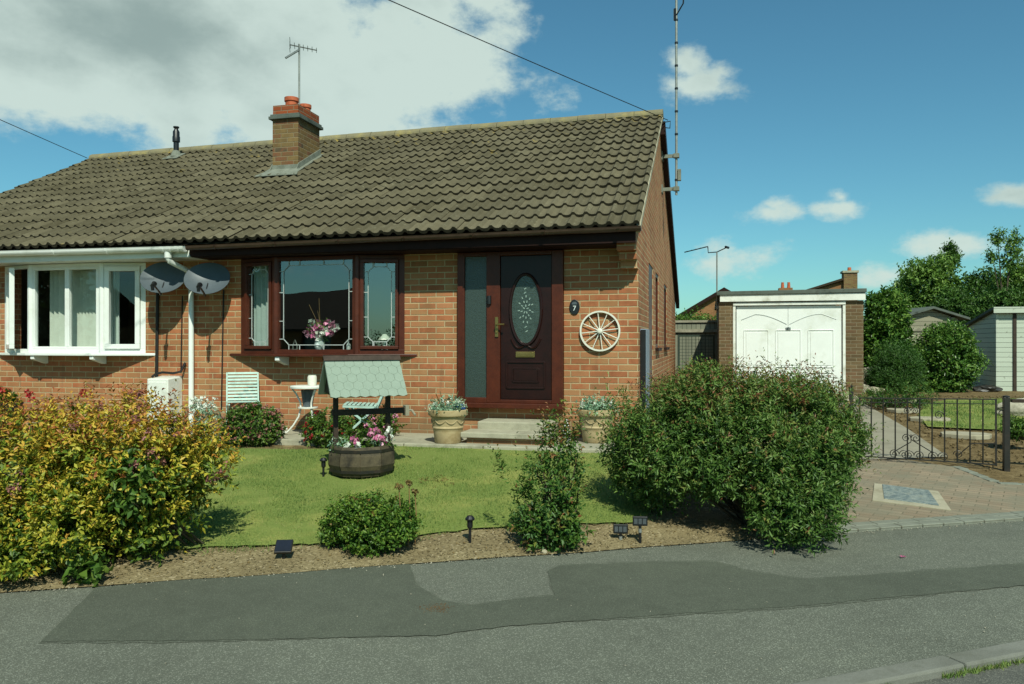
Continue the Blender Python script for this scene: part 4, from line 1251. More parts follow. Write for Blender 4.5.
# house number plaque
pc = at_y(574.5, 307, YW - .012)
t = thing('house_number_plaque', (pc.x, YW, pc.z), 'oval black house number plaque with white figure 7 by the front door', 'plaque')
mb = MB(t.location)
mb.extrude([(pc.x + .062 * math.cos(a), YW - .016, pc.z + .09 * math.sin(a)) for a in [2 * math.pi * k / 32 for k in range(32)]], (0, .015, 0)); mb.build('plate', M['black'], t, bevel=.004)
def text_part(body, loc, size, parent, mat, name, ext=.0015):
    cu = bpy.data.curves.new(name, 'FONT'); cu.body = body; cu.size = size; cu.align_x = 'CENTER'; cu.align_y = 'CENTER'; cu.extrude = ext
    o = bpy.data.objects.new(name, cu); COL.objects.link(o)
    dg = bpy.context.evaluated_depsgraph_get(); dg.update()
    me = bpy.data.meshes.new_from_object(o.evaluated_get(dg)); bpy.data.objects.remove(o)
    me.materials.clear(); me.materials.append(mat)
    o = bpy.data.objects.new(name, me); COL.objects.link(o); o.parent = parent
    o.rotation_euler = (R(90), 0, 0); o.location = Vector(loc) - parent.location
    return o
text_part('7', (pc.x, YW - .0175, pc.z - .018), .085, t, M['white_china'], 'figure')
mb = MB(t.location)      # small cottage relief above the figure
mb.extrude([(pc.x - .03, YW - .0175, pc.z + .03), (pc.x + .03, YW - .0175, pc.z + .03), (pc.x + .03, YW - .0175, pc.z + .048), (pc.x + .012, YW - .0175, pc.z + .062), (pc.x - .012, YW - .0175, pc.z + .062), (pc.x - .03, YW - .0175, pc.z + .048)], (0, .0012, 0)); mb.build('relief', M['dish'], t)

# wagon wheel
wc = at_y(600, 331, YW - .03)
t = thing('wagon_wheel', (wc.x, YW - .03, wc.z), 'cream wagon wheel with thin spokes hung on the brick right of the front door', 'wheel')
mb = MB((0, 0, 0)); rw = .232
prof = [(rw - .013, -.014), (rw + .006, -.014), (rw + .006, .014), (rw - .013, .014)]
K_ = 48
for k in range(K_):
    a0, a1 = 2 * math.pi * k / K_, 2 * math.pi * (k + 1) / K_
    P_ = lambda r, y, a: (r * math.cos(a), y, r * math.sin(a))
    for (p, q) in zip(prof, prof[1:] + prof[:1]): mb.quad(P_(*p, a0), P_(*q, a0), P_(*q, a1), P_(*p, a1))
cream = surf('cream_paint', '#c9c8b8', '#d8d7c8', .5, 8, 70, .08, .002)
mb.build('rim', cream, t, merge=True)
for k in range(12):
    a = 2 * math.pi * k / 12 + .12
    MB().tube([(.03 * math.cos(a), 0, .03 * math.sin(a)), ((rw - .015) * math.cos(a), 0, (rw - .015) * math.sin(a))], [.0065, .005], 8).build('spoke', cream, t, smooth=True)
mb = MB(); mb.tube([(0, .025, 0), (0, -.028, 0), (0, -.034, 0)], [.03, .03, .016], 16); mb.build('hub', cream, t)

# aerials
def yagi(parent, off, c, d, ln, n_el, el, drop_refl=True, mat='grey_metal'):
    d = Vector(d).normalized(); s = d.cross(Vector((0, 0, 1))).normalized()
    mb = MB(off)
    mb.tube([c - d * ln * .35, c + d * ln * .65], .010, 6)
    mb.build('boom', M[mat], parent)
    mb = MB(off)
    for k in range(n_el):
        q = c + d * ln * (-.33 + .96 * k / (n_el - 1)); e = el * (1 - .25 * k / n_el)
        mb.tube([q - s * e / 2, q + s * e / 2], .005, 5)
    if drop_refl:
        q = c - d * ln * .34
        for z in (-.09, -.03, .03, .09):
            mb.tube([q - s * el * .35 + Vector((0, 0, z)), q + s * el * .35 + Vector((0, 0, z))], .005, 5)
    mb.build('elements', M[mat], parent)
ap = at_y(299, 105, 11.95); ap.x = min(ap.x, cxb - .05)
t = thing('tv_aerial', (ap.x, 11.95, 5.40), 'small television aerial on a thin mast above the chimney pots', 'aerial')
ztop = at_y(299, 44, 11.95).z
mb = MB(t.location); mb.tube([(ap.x, 11.95, 5.3), (ap.x, 11.95, ztop)], .017, 8); mb.build('mast', M['galv'], t)
yagi(t, t.location, Vector((ap.x, 11.95, ztop - .04)), (.85, .45, -.12), .45, 7, .30)
mb = MB(t.location); mb.tube([(ap.x, 11.94, ztop - .10), (ap.x - .17, 11.80, ztop - .27)], .018, 6); mb.build('reflector_arm', M['grey_metal'], t)

mp = at_y(676.5, 195, 14.0); mtop = 8.3
t = thing('radio_mast', (mp.x, 14.0, mp.z), 'tall thin radio mast clamped to the gable wall above the side of the house', 'mast')
mb = MB(t.location); mb.tube([(mp.x, 14, mp.z), (mp.x, 14, mtop)], .021, 8); mb.build('pole', M['galv'], t, smooth=True)
for k in range(14):
    z = mp.z + .25 + k * .4; MB(t.location).lathe([(.03, 0), (.03, .03)], (mp.x, 14, z), 8).build('collar', M['black'], t)
for v in (156, 189):
    z = at_y(672, v, 14).z
    mb = MB(t.location); mb.box(XR + .002, mp.x - .02, 13.985, 14.015, z - .03, z + .03); mb.box(XR + .001, XR + .02, 13.88, 14.12, z - .07, z + .07); mb.box(mp.x - .05, mp.x + .05, 13.95, 14.05, z - .035, z + .035)
    mb.build('bracket', M['lead'], t)
mb = MB(t.location); z = at_y(679, 175, 14).z; mb.box(mp.x + .022, mp.x + .08, 13.96, 14.04, z - .10, z + .10); mb.build('junction_box', M['lead'], t, bevel=.005)
zt = at_y(680, 8, 14).z
mb = MB(t.location)
mb.tube([(mp.x, 13.99, zt - .12), (mp.x + .12, 13.95, zt + .06), (mp.x + .14, 13.95, zt + .5)], .014, 6); mb.tube([(mp.x - .02, 14, zt - .2), (mp.x - .02, 14, zt)], .03, 6)
mb.build('side_antenna', M['black'], t)

# cable hook at the gable and the two overhead wires
g0 = Vector((XR + .03, YR - .05, ZR - .10))
t = thing('cable_hook', g0, 'small wire hook at the gable peak that holds the telephone line', 'hook')
mb = MB(g0)
h1 = at_y(664, 122, 13.4); h2 = at_y(670.5, 121, 13.5); h3 = at_y(670, 128, 13.5)
mb.tube([(XR + .002, 13.45, h1.z), h2, h3, (XR + .09, 13.45, h3.z)], .009, 6); mb.build('hook', M['black'], t)
def overhead(pa, pb, sagm, label):
    a, b = Vector(pa), Vector(pb)
    pts = [a.lerp(b, k / 30) - Vector((0, 0, sagm * 4 * (k / 30) * (1 - k / 30))) for k in range(31)]
    o = MB(a).tube(pts, .0065, 5).build('telephone_wire', M['cable'], smooth=True); o.location = a
    tag(o, label, 'overhead wire')
e = at_y(668, 120, 13.45); q = at_d(386, -9, 9.5)
overhead(e, e + (q - e) * 4.0, .12, 'black overhead telephone wire running from the gable peak up across the sky')
e = at_y(87, 158, 13.4); q = at_d(0, 117, 13.0)
overhead(e, e + (q - e) * 8.0, .10, 'thin black overhead wire meeting the left end of the ridge')

# ================================================================== inside the windows
VC = at_y(320.5, 346, 9.17)
bz = 1.375 + .05
t = thing('flower_vase', (VC.x, 9.15, bz), 'white vase of pink and white flowers on the mahogany window sill', 'vase')
off = Vector((0, 0, 0))
mb = MB(); mb.lathe([(.045, 0), (.065, .03), (.07, .07), (.05, .13), (.038, .16), (.045, .185)], (0, 0, 0), 20); mb.build('vase', M['white_china'], t, smooth=True)
lob = [(0, .01, .25, .16, .08, .11)]
V, T, tn = shoots(lob, 60, 6, .08, .05, .022, .3); np_mesh('foliage', V, T, L['tree'], t, tn)
P, _ = lobe_points([(0, -.01, .26, .185, .07, .115)], 34, .8)
flower_parts('pink_flower', L['pink'], t, P[:20], 14, .055, .03)
flower_parts('white_flower', L['whitep'], t, P[20:], 14, .05, .03)
mb = MB()
for (x, z) in ((.0, .66), (-.14, .58), (-.02, .5)): mb.tube([(0, 0, .2), (x * .4, 0, .4), (x, -.02, z)], .004, 5)
mb.build('twigs', M['dry_stem'], t)

LC = at_y(384, 343, 9.22)
t = thing('table_lamp', (LC.x, 9.24, bz), 'small table lamp with a pale shade behind the right leaded pane', 'lamp')
mb = MB(); mb.lathe([(.0, .13), (.085, .13), (.03, .19), (.022, .2), (.0, .2)], (0, 0, 0), 18); mb.build('lamp_shade', cream, t, smooth=True)
mb = MB(); mb.lathe([(.04, 0), (.04, .012), (.014, .03), (.022, .06), (.012, .09), (.012, .14)], (0, 0, 0), 14); mb.build('stand', M['white_china'], t, smooth=True)
FC = at_y(295, 345, 9.16)
o = MB(); o.tube([(-.03, 0, 0), (-.028, 0, .06), (0, 0, .13), (.028, 0, .06), (.03, 0, 0)], .008, 6); o.box(-.04, .04, -.02, .02, 0, .01)
o = o.build('ornament', M['galv']); o.location = (FC.x, 9.16, bz); tag(o, 'small arched metal ornament at the left of the mahogany window sill', 'ornament')
FC = at_y(348.5, 345, 9.16)
o = MB().lathe([(.025, 0), (.03, .04), (.025, .07), (.01, .09), (.012, .12), (0, .12)], (0, 0, 0), 14).build('ornament', M['white_china'], smooth=True); o.location = (FC.x, 9.16, bz); tag(o, 'small white bottle ornament at the right end of the mahogany window sill', 'ornament')
def curtain(x0, x1, y0, y1, z0, z1, label, mat='curtain', name='curtain', folds=6, cat='curtain'):
    mb = MB(((x0 + x1) / 2, (y0 + y1) / 2, z0)); n = folds * 6
    pts = []
    for k in range(n + 1):
        f = k / n; w = .018 * math.sin(f * folds * 2 * math.pi)
        dx, dy = x1 - x0, y1 - y0; l = math.hypot(dx, dy)
        pts.append((x0 + dx * f - dy / l * w, y0 + dy * f + dx / l * w))
    for a, b in zip(pts, pts[1:]): mb.quad((a[0], a[1], z0), (b[0], b[1], z0), (b[0], b[1], z1), (a[0], a[1], z1))
    o = mb.build(name, M[mat], smooth=True); o.location = ((x0 + x1) / 2, (y0 + y1) / 2, z0)
    return tag(o, label, cat)
curtain(-5.86, -5.62, 9.3, 9.26, bz + .01, 2.6, 'pale curtain gathered at the left side of the mahogany bay', folds=3)
# vertical blinds of the white bay
def vblind(u0, u1, label, y=9.32, n=9):
    x0, x1 = at_y(u0, 300, y).x, at_y(u1, 300, y).x
    t = thing('vertical_blind', (x0, y, 2.58), label, 'blind', group='vertical blinds in the white bay window')
    mb = MB(t.location); mb.box(x0, x1, y - .015, y + .015, 2.575, 2.605); mb.build('head_rail', M['white'], t)
    w = (x1 - x0) / n
    for k in range(n):
        c = x0 + w * (k + .5); a = R(38 + 5 * math.sin(k * 2.3))
        mb = MB(t.location)
        mb.obox((c, y, (1.44 + 2.57) / 2), (math.cos(a), math.sin(a), 0), (-math.sin(a), math.cos(a), 0), (0, 0, 1), w * 1.12, .0012, 1.13)
        mb.build('slat', M['blind'], t)
vblind(51, 64, 'pale vertical blind slats in the middle left pane of the white bay', n=3)
vblind(67, 97, 'pale vertical blind slats filling the middle right pane of the white bay', n=9)
curtain(at_y(106, 300, 9.3).x, at_y(119, 300, 9.35).x, 9.28, 9.36, bz, 2.58, 'pale net curtain strip in the right sash of the white bay', folds=4)

# ================================================================== garage
GY = 18.0
gx0, gx1 = at_y(719, 340, GY).x, at_y(863.5, 340, GY).x
gz0 = .38
T_ = thing('garage', ((gx0 + gx1) / 2, GY, gz0), 'flat-roofed brick garage with white panelled up-and-over door at the end of the drive', 'garage')
o_ = T_.location.copy()
dx0, dx1 = at_y(733, 340, GY).x, at_y(845.5, 340, GY).x
w = MB(o_)
w.wall('x', GY, GY + .11, gx0, gx1, gz0 - .2, 2.43, [(dx0, dx1, gz0 - .2, 2.40)])
w.box(gx0, gx0 + .11, GY + .11, GY + 5.4, gz0 - .2, 2.43); w.box(gx1 - .11, gx1, GY + .11, GY + 5.4, gz0 - .2, 2.43); w.box(gx0 + .11, gx1 - .11, GY + 5.29, GY + 5.4, gz0 - .2, 2.43)
w.build('wall', M['brick_garage'], T_)
mb = MB(o_); mb.extrude([(gx0 - .05, GY - .10, 2.575), (gx1 + .05, GY - .10, 2.595), (gx1 + .05, GY - .10, 2.68), (gx0 - .05, GY - .10, 2.66)], (0, 5.6, -.10)); mb.build('roof', M['felt'], T_, bevel=.01)
mb = MB(o_); mb.box(gx0 + .02, gx1 + .03, GY - .07, GY - .045, 2.432, 2.585); mb.box(gx0 + .02, gx1 + .03, GY - .044, GY + .05, 2.44, 2.57); mb.build('fascia', M['white_dirty'], T_, bevel=.004)
mb = MB(o_)
mb.box(dx0, dx0 + .055, GY - .012, GY + .08, gz0 - .01, 2.40); mb.box(dx1 - .055, dx1, GY - .012, GY + .08, gz0 - .01, 2.40); mb.box(dx0 - .0, dx1, GY - .03, GY + .08, 2.345, 2.41)
mb.build('door_frame', M['white_dirty'], T_, bevel=.005)
da, db, dz0, dz1 = dx0 + .075, dx1 - .075, gz0 + .02, 2.33
mb = MB(o_); mb.box(da, db, GY + .035, GY + .06, dz0, dz1); gd = mb.build('garage_door', M['white'], T_, bevel=.004)
mb = MB(o_)
W_ = db - da
def frm(x0, x1, z0, z1):
    r = .022
    for p, q in (((x0, z0), (x1, z0)), ((x1, z0), (x1, z1)), ((x1, z1), (x0, z1)), ((x0, z1), (x0, z0))):
        mb.bar((p[0], GY + .032, p[1]), (q[0], GY + .032, q[1]), r, .014)
for k in range(3):
    a = da + W_ * (.075 + .308 * k); b = a + W_ * .235
    frm(a, b, dz0 + .60, dz0 + 1.40); frm(a, b, dz0 + .10, dz0 + .48)
    mb.box(a + .04, b - .04, GY + .026, GY + .034, dz0 + .64, dz0 + 1.36); mb.box(a + .04, b - .04, GY + .026, GY + .034, dz0 + .14, dz0 + .44)
mb.build('door_panels', M['white'], gd, bevel=.003)
mb = MB(o_)
for sg in (-1, 1):
    cx = (da + db) / 2
    pts = []
    for k in range(17):
        f = k / 16; x = cx + sg * (0.03 + W_ * .44 * f)
        z = dz0 + 1.53 + .22 * math.sin(min(1, f * 1.45) * math.pi * .5) - (.12 * max(0, f - .69) / .31) ** 1 * 1.0
        pts.append((x, GY + .033, z))
    mb.tube(pts, .008, 5)
mb.tube([((da + db) / 2, GY + .034, dz0 + 1.50), ((da + db) / 2, GY + .034, dz1 - .02)], .005, 5)
mb.build('door_scroll', M['lead_came'], gd)
mb = MB(o_); mb.box((da + db) / 2 - .05, (da + db) / 2 + .05, GY + .015, GY + .034, dz0 + 1.40, dz0 + 1.46); mb.tube([((da + db) / 2, GY + .02, dz0 + 1.46), ((da + db) / 2, GY - .02, dz0 + 1.46)], .015, 8); mb.build('door_handle', M['grey_metal'], gd)
# aerial by the garage
ap = at_y(717, 300, 18.3)
t = thing('tv_aerial', (gx0 - .04, 18.3, 2.3), 'television aerial on a thin pole at the left corner of the garage', 'aerial')
zt = at_y(717, 252, 18.3).z
mb = MB(t.location); mb.tube([(gx0 - .04, 18.3, 2.2), (gx0 - .04, 18.3, zt)], .016, 8); mb.box(gx0 - .07, gx0 - .001, 18.27, 18.33, 2.3, 2.36); mb.build('pole', M['galv'], t)
c = Vector((gx0 - .04, 18.3, zt))
mb = MB(t.location)
mb.tube([c + Vector((.22, 0, .10)), c + Vector((0, 0, .0)), c + Vector((-.19, 0, -.01)), c + Vector((-.20, 0, .13))], .012, 6); mb.tube([c + Vector((-.20, 0, .13)), c + Vector((-.72, .05, .02))], .012, 6)
mb.tube([c + Vector((.19, -.08, .10)), c + Vector((.25, .08, .10))], .03, 6)
for k in range(5): q = c + Vector((-.26 - k * .1, .01 * k, .118 - k * .02)); mb.tube([q - Vector((0, .10, 0)), q + Vector((0, .10, 0))], .005, 5)
mb.build('antenna', M['black'], t)

# dark green wire gate and fence between house and garage
a = at_y(678, 372, 19.0); b = at_y(718, 372, 19.0)
t = thing('side_gate', (a.x, 19, .38), 'dark green wire mesh gate between the bungalow and the garage', 'gate')
zt = at_y(700, 335, 19).z
mb = MB(t.location)
for x in (a.x, b.x - .12): mb.box(x, x + .04, 18.98, 19.02, .38, zt)
mb.box(a.x + .04, b.x - .12, 18.985, 19.015, zt - .04, zt); mb.box(a.x + .04, b.x - .12, 18.985, 19.015, .45, .49)
mb.build('gate_frame', M['mesh_green'], t)
mb = MB(t.location)
x = a.x + .1
while x < b.x - .14: mb.tube([(x, 19, .48), (x, 19, zt - .02)], .006, 4); x += .075
z = .55
while z < zt - .05: mb.tube([(a.x + .04, 18.994, z), (b.x - .12, 18.994, z)], .006, 4); z += .075
mb.build('wire_mesh', M['mesh_green'], t)
t = thing('panel_fence', (-.3, 21.4, .38), 'weathered pale timber fence behind the green wire gate', 'fence')
mb = MB(t.location); zf = at_y(700, 322.5, 21.4).z; mb.box(-1.6, 1.2, 21.4, 21.43, .38, zf); mb.build('boards', M['fence_board'], t)
mb = MB(t.location); mb.box(-1.6, 1.2, 21.36, 21.46, zf + .001, zf + .06); mb.build('cap_rail', M['old_wood'], t)
mb = MB(t.location); mb.box(-1.6, 1.2, 21.345, 21.399, zf - .26, zf - .18); mb.build('rail', M['old_wood'], t)

# ================================================================== sheds on the right
sc = at_d(996, 388, 18.6)
sx, sy = sc.x, sc.y; sz0 = .38
zf_, zb_ = at_d(996, 311, 18.6).z, at_d(996, 311, 18.6).z - .34
t = thing('garden_shed', (sx + 1.3, sy, sz0), 'pale green boarded garden shed with pent roof at the right edge', 'shed')
o_ = t.location.copy()
mb = MB(o_); mb.extrude([(sx, sy, sz0), (sx, sy + 2.1, sz0), (sx, sy + 2.1, zb_), (sx, sy, zf_)], (2.6, 0, 0)); mb.build('wall', M['shed_board'], t)
mb = MB(o_); mb.extrude([(sx - .10, sy - .12, zf_ + .035), (sx - .10, sy + 2.25, zb_ - .02), (sx - .10, sy + 2.25, zb_ + .04), (sx - .10, sy - .12, zf_ + .095)], (2.8, 0, 0)); mb.build('roof', M['felt'], t)
mb = MB(o_); mb.box(sx - .09, sx + 2.69, sy - .14, sy - .121, zf_ - .05, zf_ + .09); mb.build('fascia', M['shed_board'], t)
mb = MB(o_); xx = at_d(1013, 350, 18.6).x; mb.box(xx - .035, xx + .035, sy - .03, sy - .001, sz0, zf_ + .0); mb.build('batten', M['dark_wood'], t)
mb = MB(o_); mb.box(sx - .004, sx + .05, sy - .014, sy - .001, sz0, zf_); mb.build('corner_trim', M['shed_board'], t)
a = at_d(903, 345, 25.0); b = at_d(958, 345, 25.0)
t = thing('old_shed', ((a.x + b.x) / 2, a.y, .4), 'old weathered timber shed with shallow felt roof behind the shrubs', 'shed')
o_ = t.location.copy(); ze = at_d(930, 319, 25).z; zr = at_d(930, 310, 25).z + .1
ddx = (b - a); ddx.z = 0; ux = ddx.normalized(); uy = Vector((-ux.y, ux.x, 0)); W_ = ddx.length
def sp(x, y, z): return Vector((a.x, a.y, 0)) + ux * x + uy * y + Vector((0, 0, z))
mb = MB(o_); mb.extrude([sp(0, 0, .3), sp(W_, 0, .3), sp(W_, 0, ze), sp(W_ * .5, 0, zr - .075), sp(0, 0, ze)], uy * 2.0); mb.build('wall', M['old_board'], t)
for s_ in (0, 1):
    mb = MB(o_); x0, x1 = (-.28, W_ * .5) if s_ == 0 else (W_ * .5, W_ + .28)
    za, zb = (ze - .03, zr - .06) if s_ == 0 else (zr - .06, ze - .03)
    mb.extrude([sp(x0, -.2, za), sp(x1, -.2, zb), sp(x1, -.2, zb + .07), sp(x0, -.2, za + .07)], uy * 2.4); mb.build('roof_slope', M['felt'], t)
mb = MB(o_); mb.obox(sp(W_ * .5, -.02, ze - .34), ux, uy, (0, 0, 1), W_, .04, .10); mb.obox(sp(W_ * .9, -.03, ze - .5), ux, uy, (0, 0, 1), .12, .04, 1.1); mb.build('battens', M['old_wood'], t)

# ================================================================== houses behind
def far_house(name, apex, half, roof_h, depth, wall_h, label, yaw=0.0, chimney=None):
    t = thing(name, (apex.x, apex.y, .3), label, 'house', rz=yaw)
    za = apex.z - .3
    mb = MB(); mb.extrude([(-half, 0, 0), (half, 0, 0), (half, 0, wall_h), (0, 0, za - .12), (-half, 0, wall_h)], (0, depth, 0)); mb.build('wall', M['brick_far'], t)
    for s_ in (-1, 1):
        nx = Vector((s_ * half, 0, wall_h - za)).normalized(); e_ = s_ * (half + .35); zz_ = za - (half + .35) * (za - wall_h) / half
        mb = MB(); mb.extrude([(0, -.25, za), (e_, -.25, zz_), (e_, -.25, zz_ - .13), (0, -.25, za - .13)], (0, depth + .5, 0))
        r_ = mb.build('roof_slope', M['tile_far'], t)
    mb = MB()
    for s_ in (-1, 1):
        e_ = s_ * (half + .35); zz_ = za - (half + .35) * (za - wall_h) / half
        mb.extrude([(0, -.29, za - .02), (e_, -.29, zz_ - .02), (e_, -.29, zz_ - .24), (0, -.29, za - .24)], (0, .035, 0))
    mb.build('bargeboard', M['brown_fascia'], t)
    if chimney:
        cx, cy, cz, cw = chimney
        mb = MB(); mb.box(cx - cw / 2, cx + cw / 2, cy, cy + cw * 1.2, za - 1.5, cz - .3); c_ = mb.build('chimney', M['brick_far'], t)
        mb = MB(); mb.box(cx - cw / 2 - .06, cx + cw / 2 + .06, cy - .06, cy + cw * 1.2 + .06, cz - .299, cz - .17); mb.build('chimney_cap', M['stone'], c_)
        mb = MB(); mb.lathe([(.12, 0), (.10, .35)], (cx, cy + cw * .6, cz - .17), 10); mb.build('chimney_pot', M['terracotta'], c_)
    return t
ax = at_d(724, 287.5, 48)
far_house('rear_bungalow', ax, 3.6, 1.5, 9, ax.z - .3 - 2.15, 'brown-tiled bungalow gable seen between the house and the garage')
ax = at_d(850, 273.5, 52); 
t = thing('rear_house', (ax.x, ax.y, .3), 'orange brick house with a single chimney rising above the right end of the garage roof', 'house')
za_ = ax.z - .3
mb = MB(); mb.extrude([(-9, 0, 0), (.3, 0, 0), (.3, 0, za_ - .25), (-9, 0, za_ - 3.2)], (0, 7, 0)); mb.build('wall', M['brick_far'], t)
mb = MB(); mb.extrude([(-9.3, -.25, za_ - 3.25), (.32, -.25, za_ - .2), (.32, -.25, za_ - .05), (-9.3, -.25, za_ - 3.1)], (0, 7.5, 0)); mb.build('roof_slope', M['tile_far'], t)
cz_ = at_d(850, 273, 52).z - .3
mb = MB(); mb.box(-.42, .42, -.27, .6, za_ - 2, cz_); c_ = mb.build('chimney', M['brick_chimney'], t)
mb = MB(); mb.box(-.5, .5, -.34, .67, cz_ + .001, cz_ + .14); mb.build('chimney_cap', M['stone'], c_)
mb = MB(); mb.lathe([(.13, 0), (.11, .25)], (0, .2, cz_ + .14), 10); mb.build('chimney_pot', M['terracotta'], c_)
cp = at_d(786, 289, 60)
t = thing('distant_house', (cp.x, cp.y, .3), 'chimney end of a distant house just above the middle of the garage roof', 'house')
mb = MB(); mb.extrude([(-3, 0, 0), (3, 0, 0), (3, 0, cp.z - 2.3), (0, 0, cp.z - .6), (-3, 0, cp.z - 2.3)], (0, 7, 0)); mb.build('wall', M['brick_far'], t)
mb = MB(); mb.box(-.5, .5, .1, .9, cp.z - 1.5, cp.z - .2); c_ = mb.build('chimney', M['brick_far'], t)
for x in (-.2, .25):
    mb = MB(); mb.lathe([(.13, 0), (.1, .45)], (x, .5, cp.z - .2), 10); mb.build('chimney_pot', M['terracotta'], c_)
# ================================================================== front door steps, pots, furniture
t = thing('doorstep', (-2.1, 8.8, PATIO), 'two pale stone steps below the front door', 'steps')
o_ = t.location.copy()
mb = MB(o_); mb.box(-2.60, -1.72, 8.76, YW - .003, PATIO, .60); mb.build('upper_step', M['stone'], t, bevel=.012)
mb = MB(o_); mb.box(-2.68, -1.66, 8.36, 8.757, .455, .515); mb.build('lower_slab', M['stone'], t, bevel=.01)
mb = MB(o_); mb.box(-2.62, -1.7, 8.41, 8.757, PATIO, .454); mb.build('riser', M['brick'], t)

def pot(p, label, n_leaf=1.0):
    t = thing('plant_pot', p, label, 'plant pot', group='stone coloured pots beside the front door')
    mb = MB()
    prof = [(.135, 0), (.145, .012), (.158, .12), (.166, .155), (.172, .16), (.172, .172), (.168, .178), (.185, .275), (.19, .285), (.212, .29), (.216, .30), (.216, .345), (.205, .35), (.19, .35), (.182, .30)]
    mb.lathe(prof, (0, 0, 0), 36, False); mb.lathe([(0, .31), (.183, .31)], (0, 0, 0), 36, False); mb.lathe([(0, 0), (.135, 0)], (0, 0, 0), 36, False)
    mb.build('pot', M['pot'], t, smooth=True, merge=True)
    mb = MB()
    for sg in range(9):     # swag relief
        a0 = 2 * math.pi * sg / 9
        pts = []
        for k in range(9):
            a = a0 + 2 * math.pi / 9 * k / 8; z = .245 - .035 * math.sin(math.pi * k / 8); r = .178 + .003
            pts.append((r * math.cos(a), r * math.sin(a), z))
        mb.tube(pts, .0045, 5)
    mb.build('swag_relief', M['pot'], t, smooth=True)
    t.scale = (1.03, 1.03, 1.07)
    return t
def pot_plant(p, label, seed):
    t = thing('potted_plant', (p.x, p.y, p.z + .335), label, 'plant', group='silvery plants in the door pots')
    V, T, tn = shoots([(0, 0, .04, .20, .20, .09)], 90, 9, .12, .055, .022, .7); np_mesh('foliage', V, T, L['silver'], t, tn)
    mb = MB()
    for k in range(9):
        a = random.uniform(0, 6.28); r = random.uniform(.1, .26)
        mb.tube([(0, 0, 0), (r * .6 * math.cos(a), r * .6 * math.sin(a), .1), (r * math.cos(a), r * math.sin(a), random.uniform(.12, .24))], .004, 4)
    mb.build('stems', M['stem'], t)
    P, _ = lobe_points([(0, 0, .08, .19, .19, .07)], 22, .9)
    flower_parts('flower', L['whitep'], t, P, 8, .022, .012)
    if seed == 1:
        P = np.array([[.15, -.02, .07], [.18, -.06, .06], [.12, -.1, .08], [.19, .02, .04]])
        flower_parts('blue_flower', L['blue'], t, P, 12, .028, .02)
    return t
p1 = on_g(448, 443.5, .0); p1.y = 8.62; p1 = Vector((at_y(448, 440, 8.40).x, 8.40, PATIO + .03))
p2 = Vector((at_y(596, 440, 8.85).x, 8.85, PATIO + .03))
pot(p1, 'stone coloured pot with silvery plants left of the door steps'); pot(p2, 'stone coloured pot with silvery plants below the wagon wheel, beside the big shrub')
pot_plant(p1, 'silvery trailing plant with a few blue flowers in the pot left of the door', 1)
pot_plant(p2, 'silvery trailing plant in the pot below the wagon wheel', 2)
bp_ = Vector((at_y(566.5, 430, 8.7).x, 8.7, at_y(566, 431, 8.7).z))
bp_.z = PATIO + .03
o = MB().lathe([(.04, 0), (.045, .02), (.045, .14), (.03, .19), (.018, .22), (.022, .26), (0, .265)], (0, 0, 0), 14).build('garden_ornament', M['white_china'], smooth=True)
o.location = bp_; tag(o, 'small white ornament standing by the right side of the doorstep', 'ornament')

def slat_chair(loc, rz, label):
    t = thing('garden_chair', loc, label, 'chair', rz=rz, group='pale blue slatted garden chairs')
    m = M['blue_paint']; w = .44
    # local: faces -y; seat z .42, back leaning to +y
    back0, back1 = Vector((0, .19, .40)), Vector((0, .38, .84))
    d = (back1 - back0)
    for s_ in (-1, 1):
        mb = MB(); mb.bar(back0 + Vector((s_ * w / 2, 0, -.02)), back1 + Vector((s_ * w / 2, 0, 0)), .032, .022, up=(1, 0, 0)); mb.build('back_post', m, t, bevel=.004)
        mb = MB(); mb.bar(Vector((s_ * (w / 2 - .03), -.22, .42)), Vector((s_ * (w / 2 - .03), .30, .0)), .03, .022, up=(1, 0, 0)); mb.build('leg', m, t, bevel=.004)
        mb = MB(); mb.bar(Vector((s_ * (w / 2), .22, .44)), Vector((s_ * (w / 2), -.24, .0)), .03, .022, up=(1, 0, 0)); mb.build('leg', m, t, bevel=.004)
        mb = MB(); mb.bar(Vector((s_ * (w / 2), -.24, .425)), Vector((s_ * (w / 2), .22, .405)), .03, .022, up=(1, 0, 0)); mb.build('seat_rail', m, t)
    mb = MB()
    for k in range(9):
        c = back0 + d * (.14 + .86 * k / 8.2); mb.obox(c + Vector((0, -.006, 0)), (1, 0, 0), d, d.cross(Vector((1, 0, 0))), w - .022, .034, .012)
    mb.build('backrest', m, t, bevel=.003)
    mb = MB()
    for k in range(8):
        y = -.23 + .42 * k / 7.5; mb.box(-w / 2 - .01, w / 2 + .01, y, y + .042, .443 - .02 * k / 7, .457 - .02 * k / 7)
    mb.build('seat', m, t, bevel=.003)
    t.scale = (.86, .9, .88)
    return t
PZ = PATIO + .031
slat_chair((at_y(243, 400, 8.72).x, 8.72, PZ), R(34), 'pale blue slatted chair facing forward at the left of the white table')
slat_chair((at_y(364, 400, 8.78).x, 8.74, PZ), R(-70), 'pale blue slatted chair turned sideways behind the wishing well')

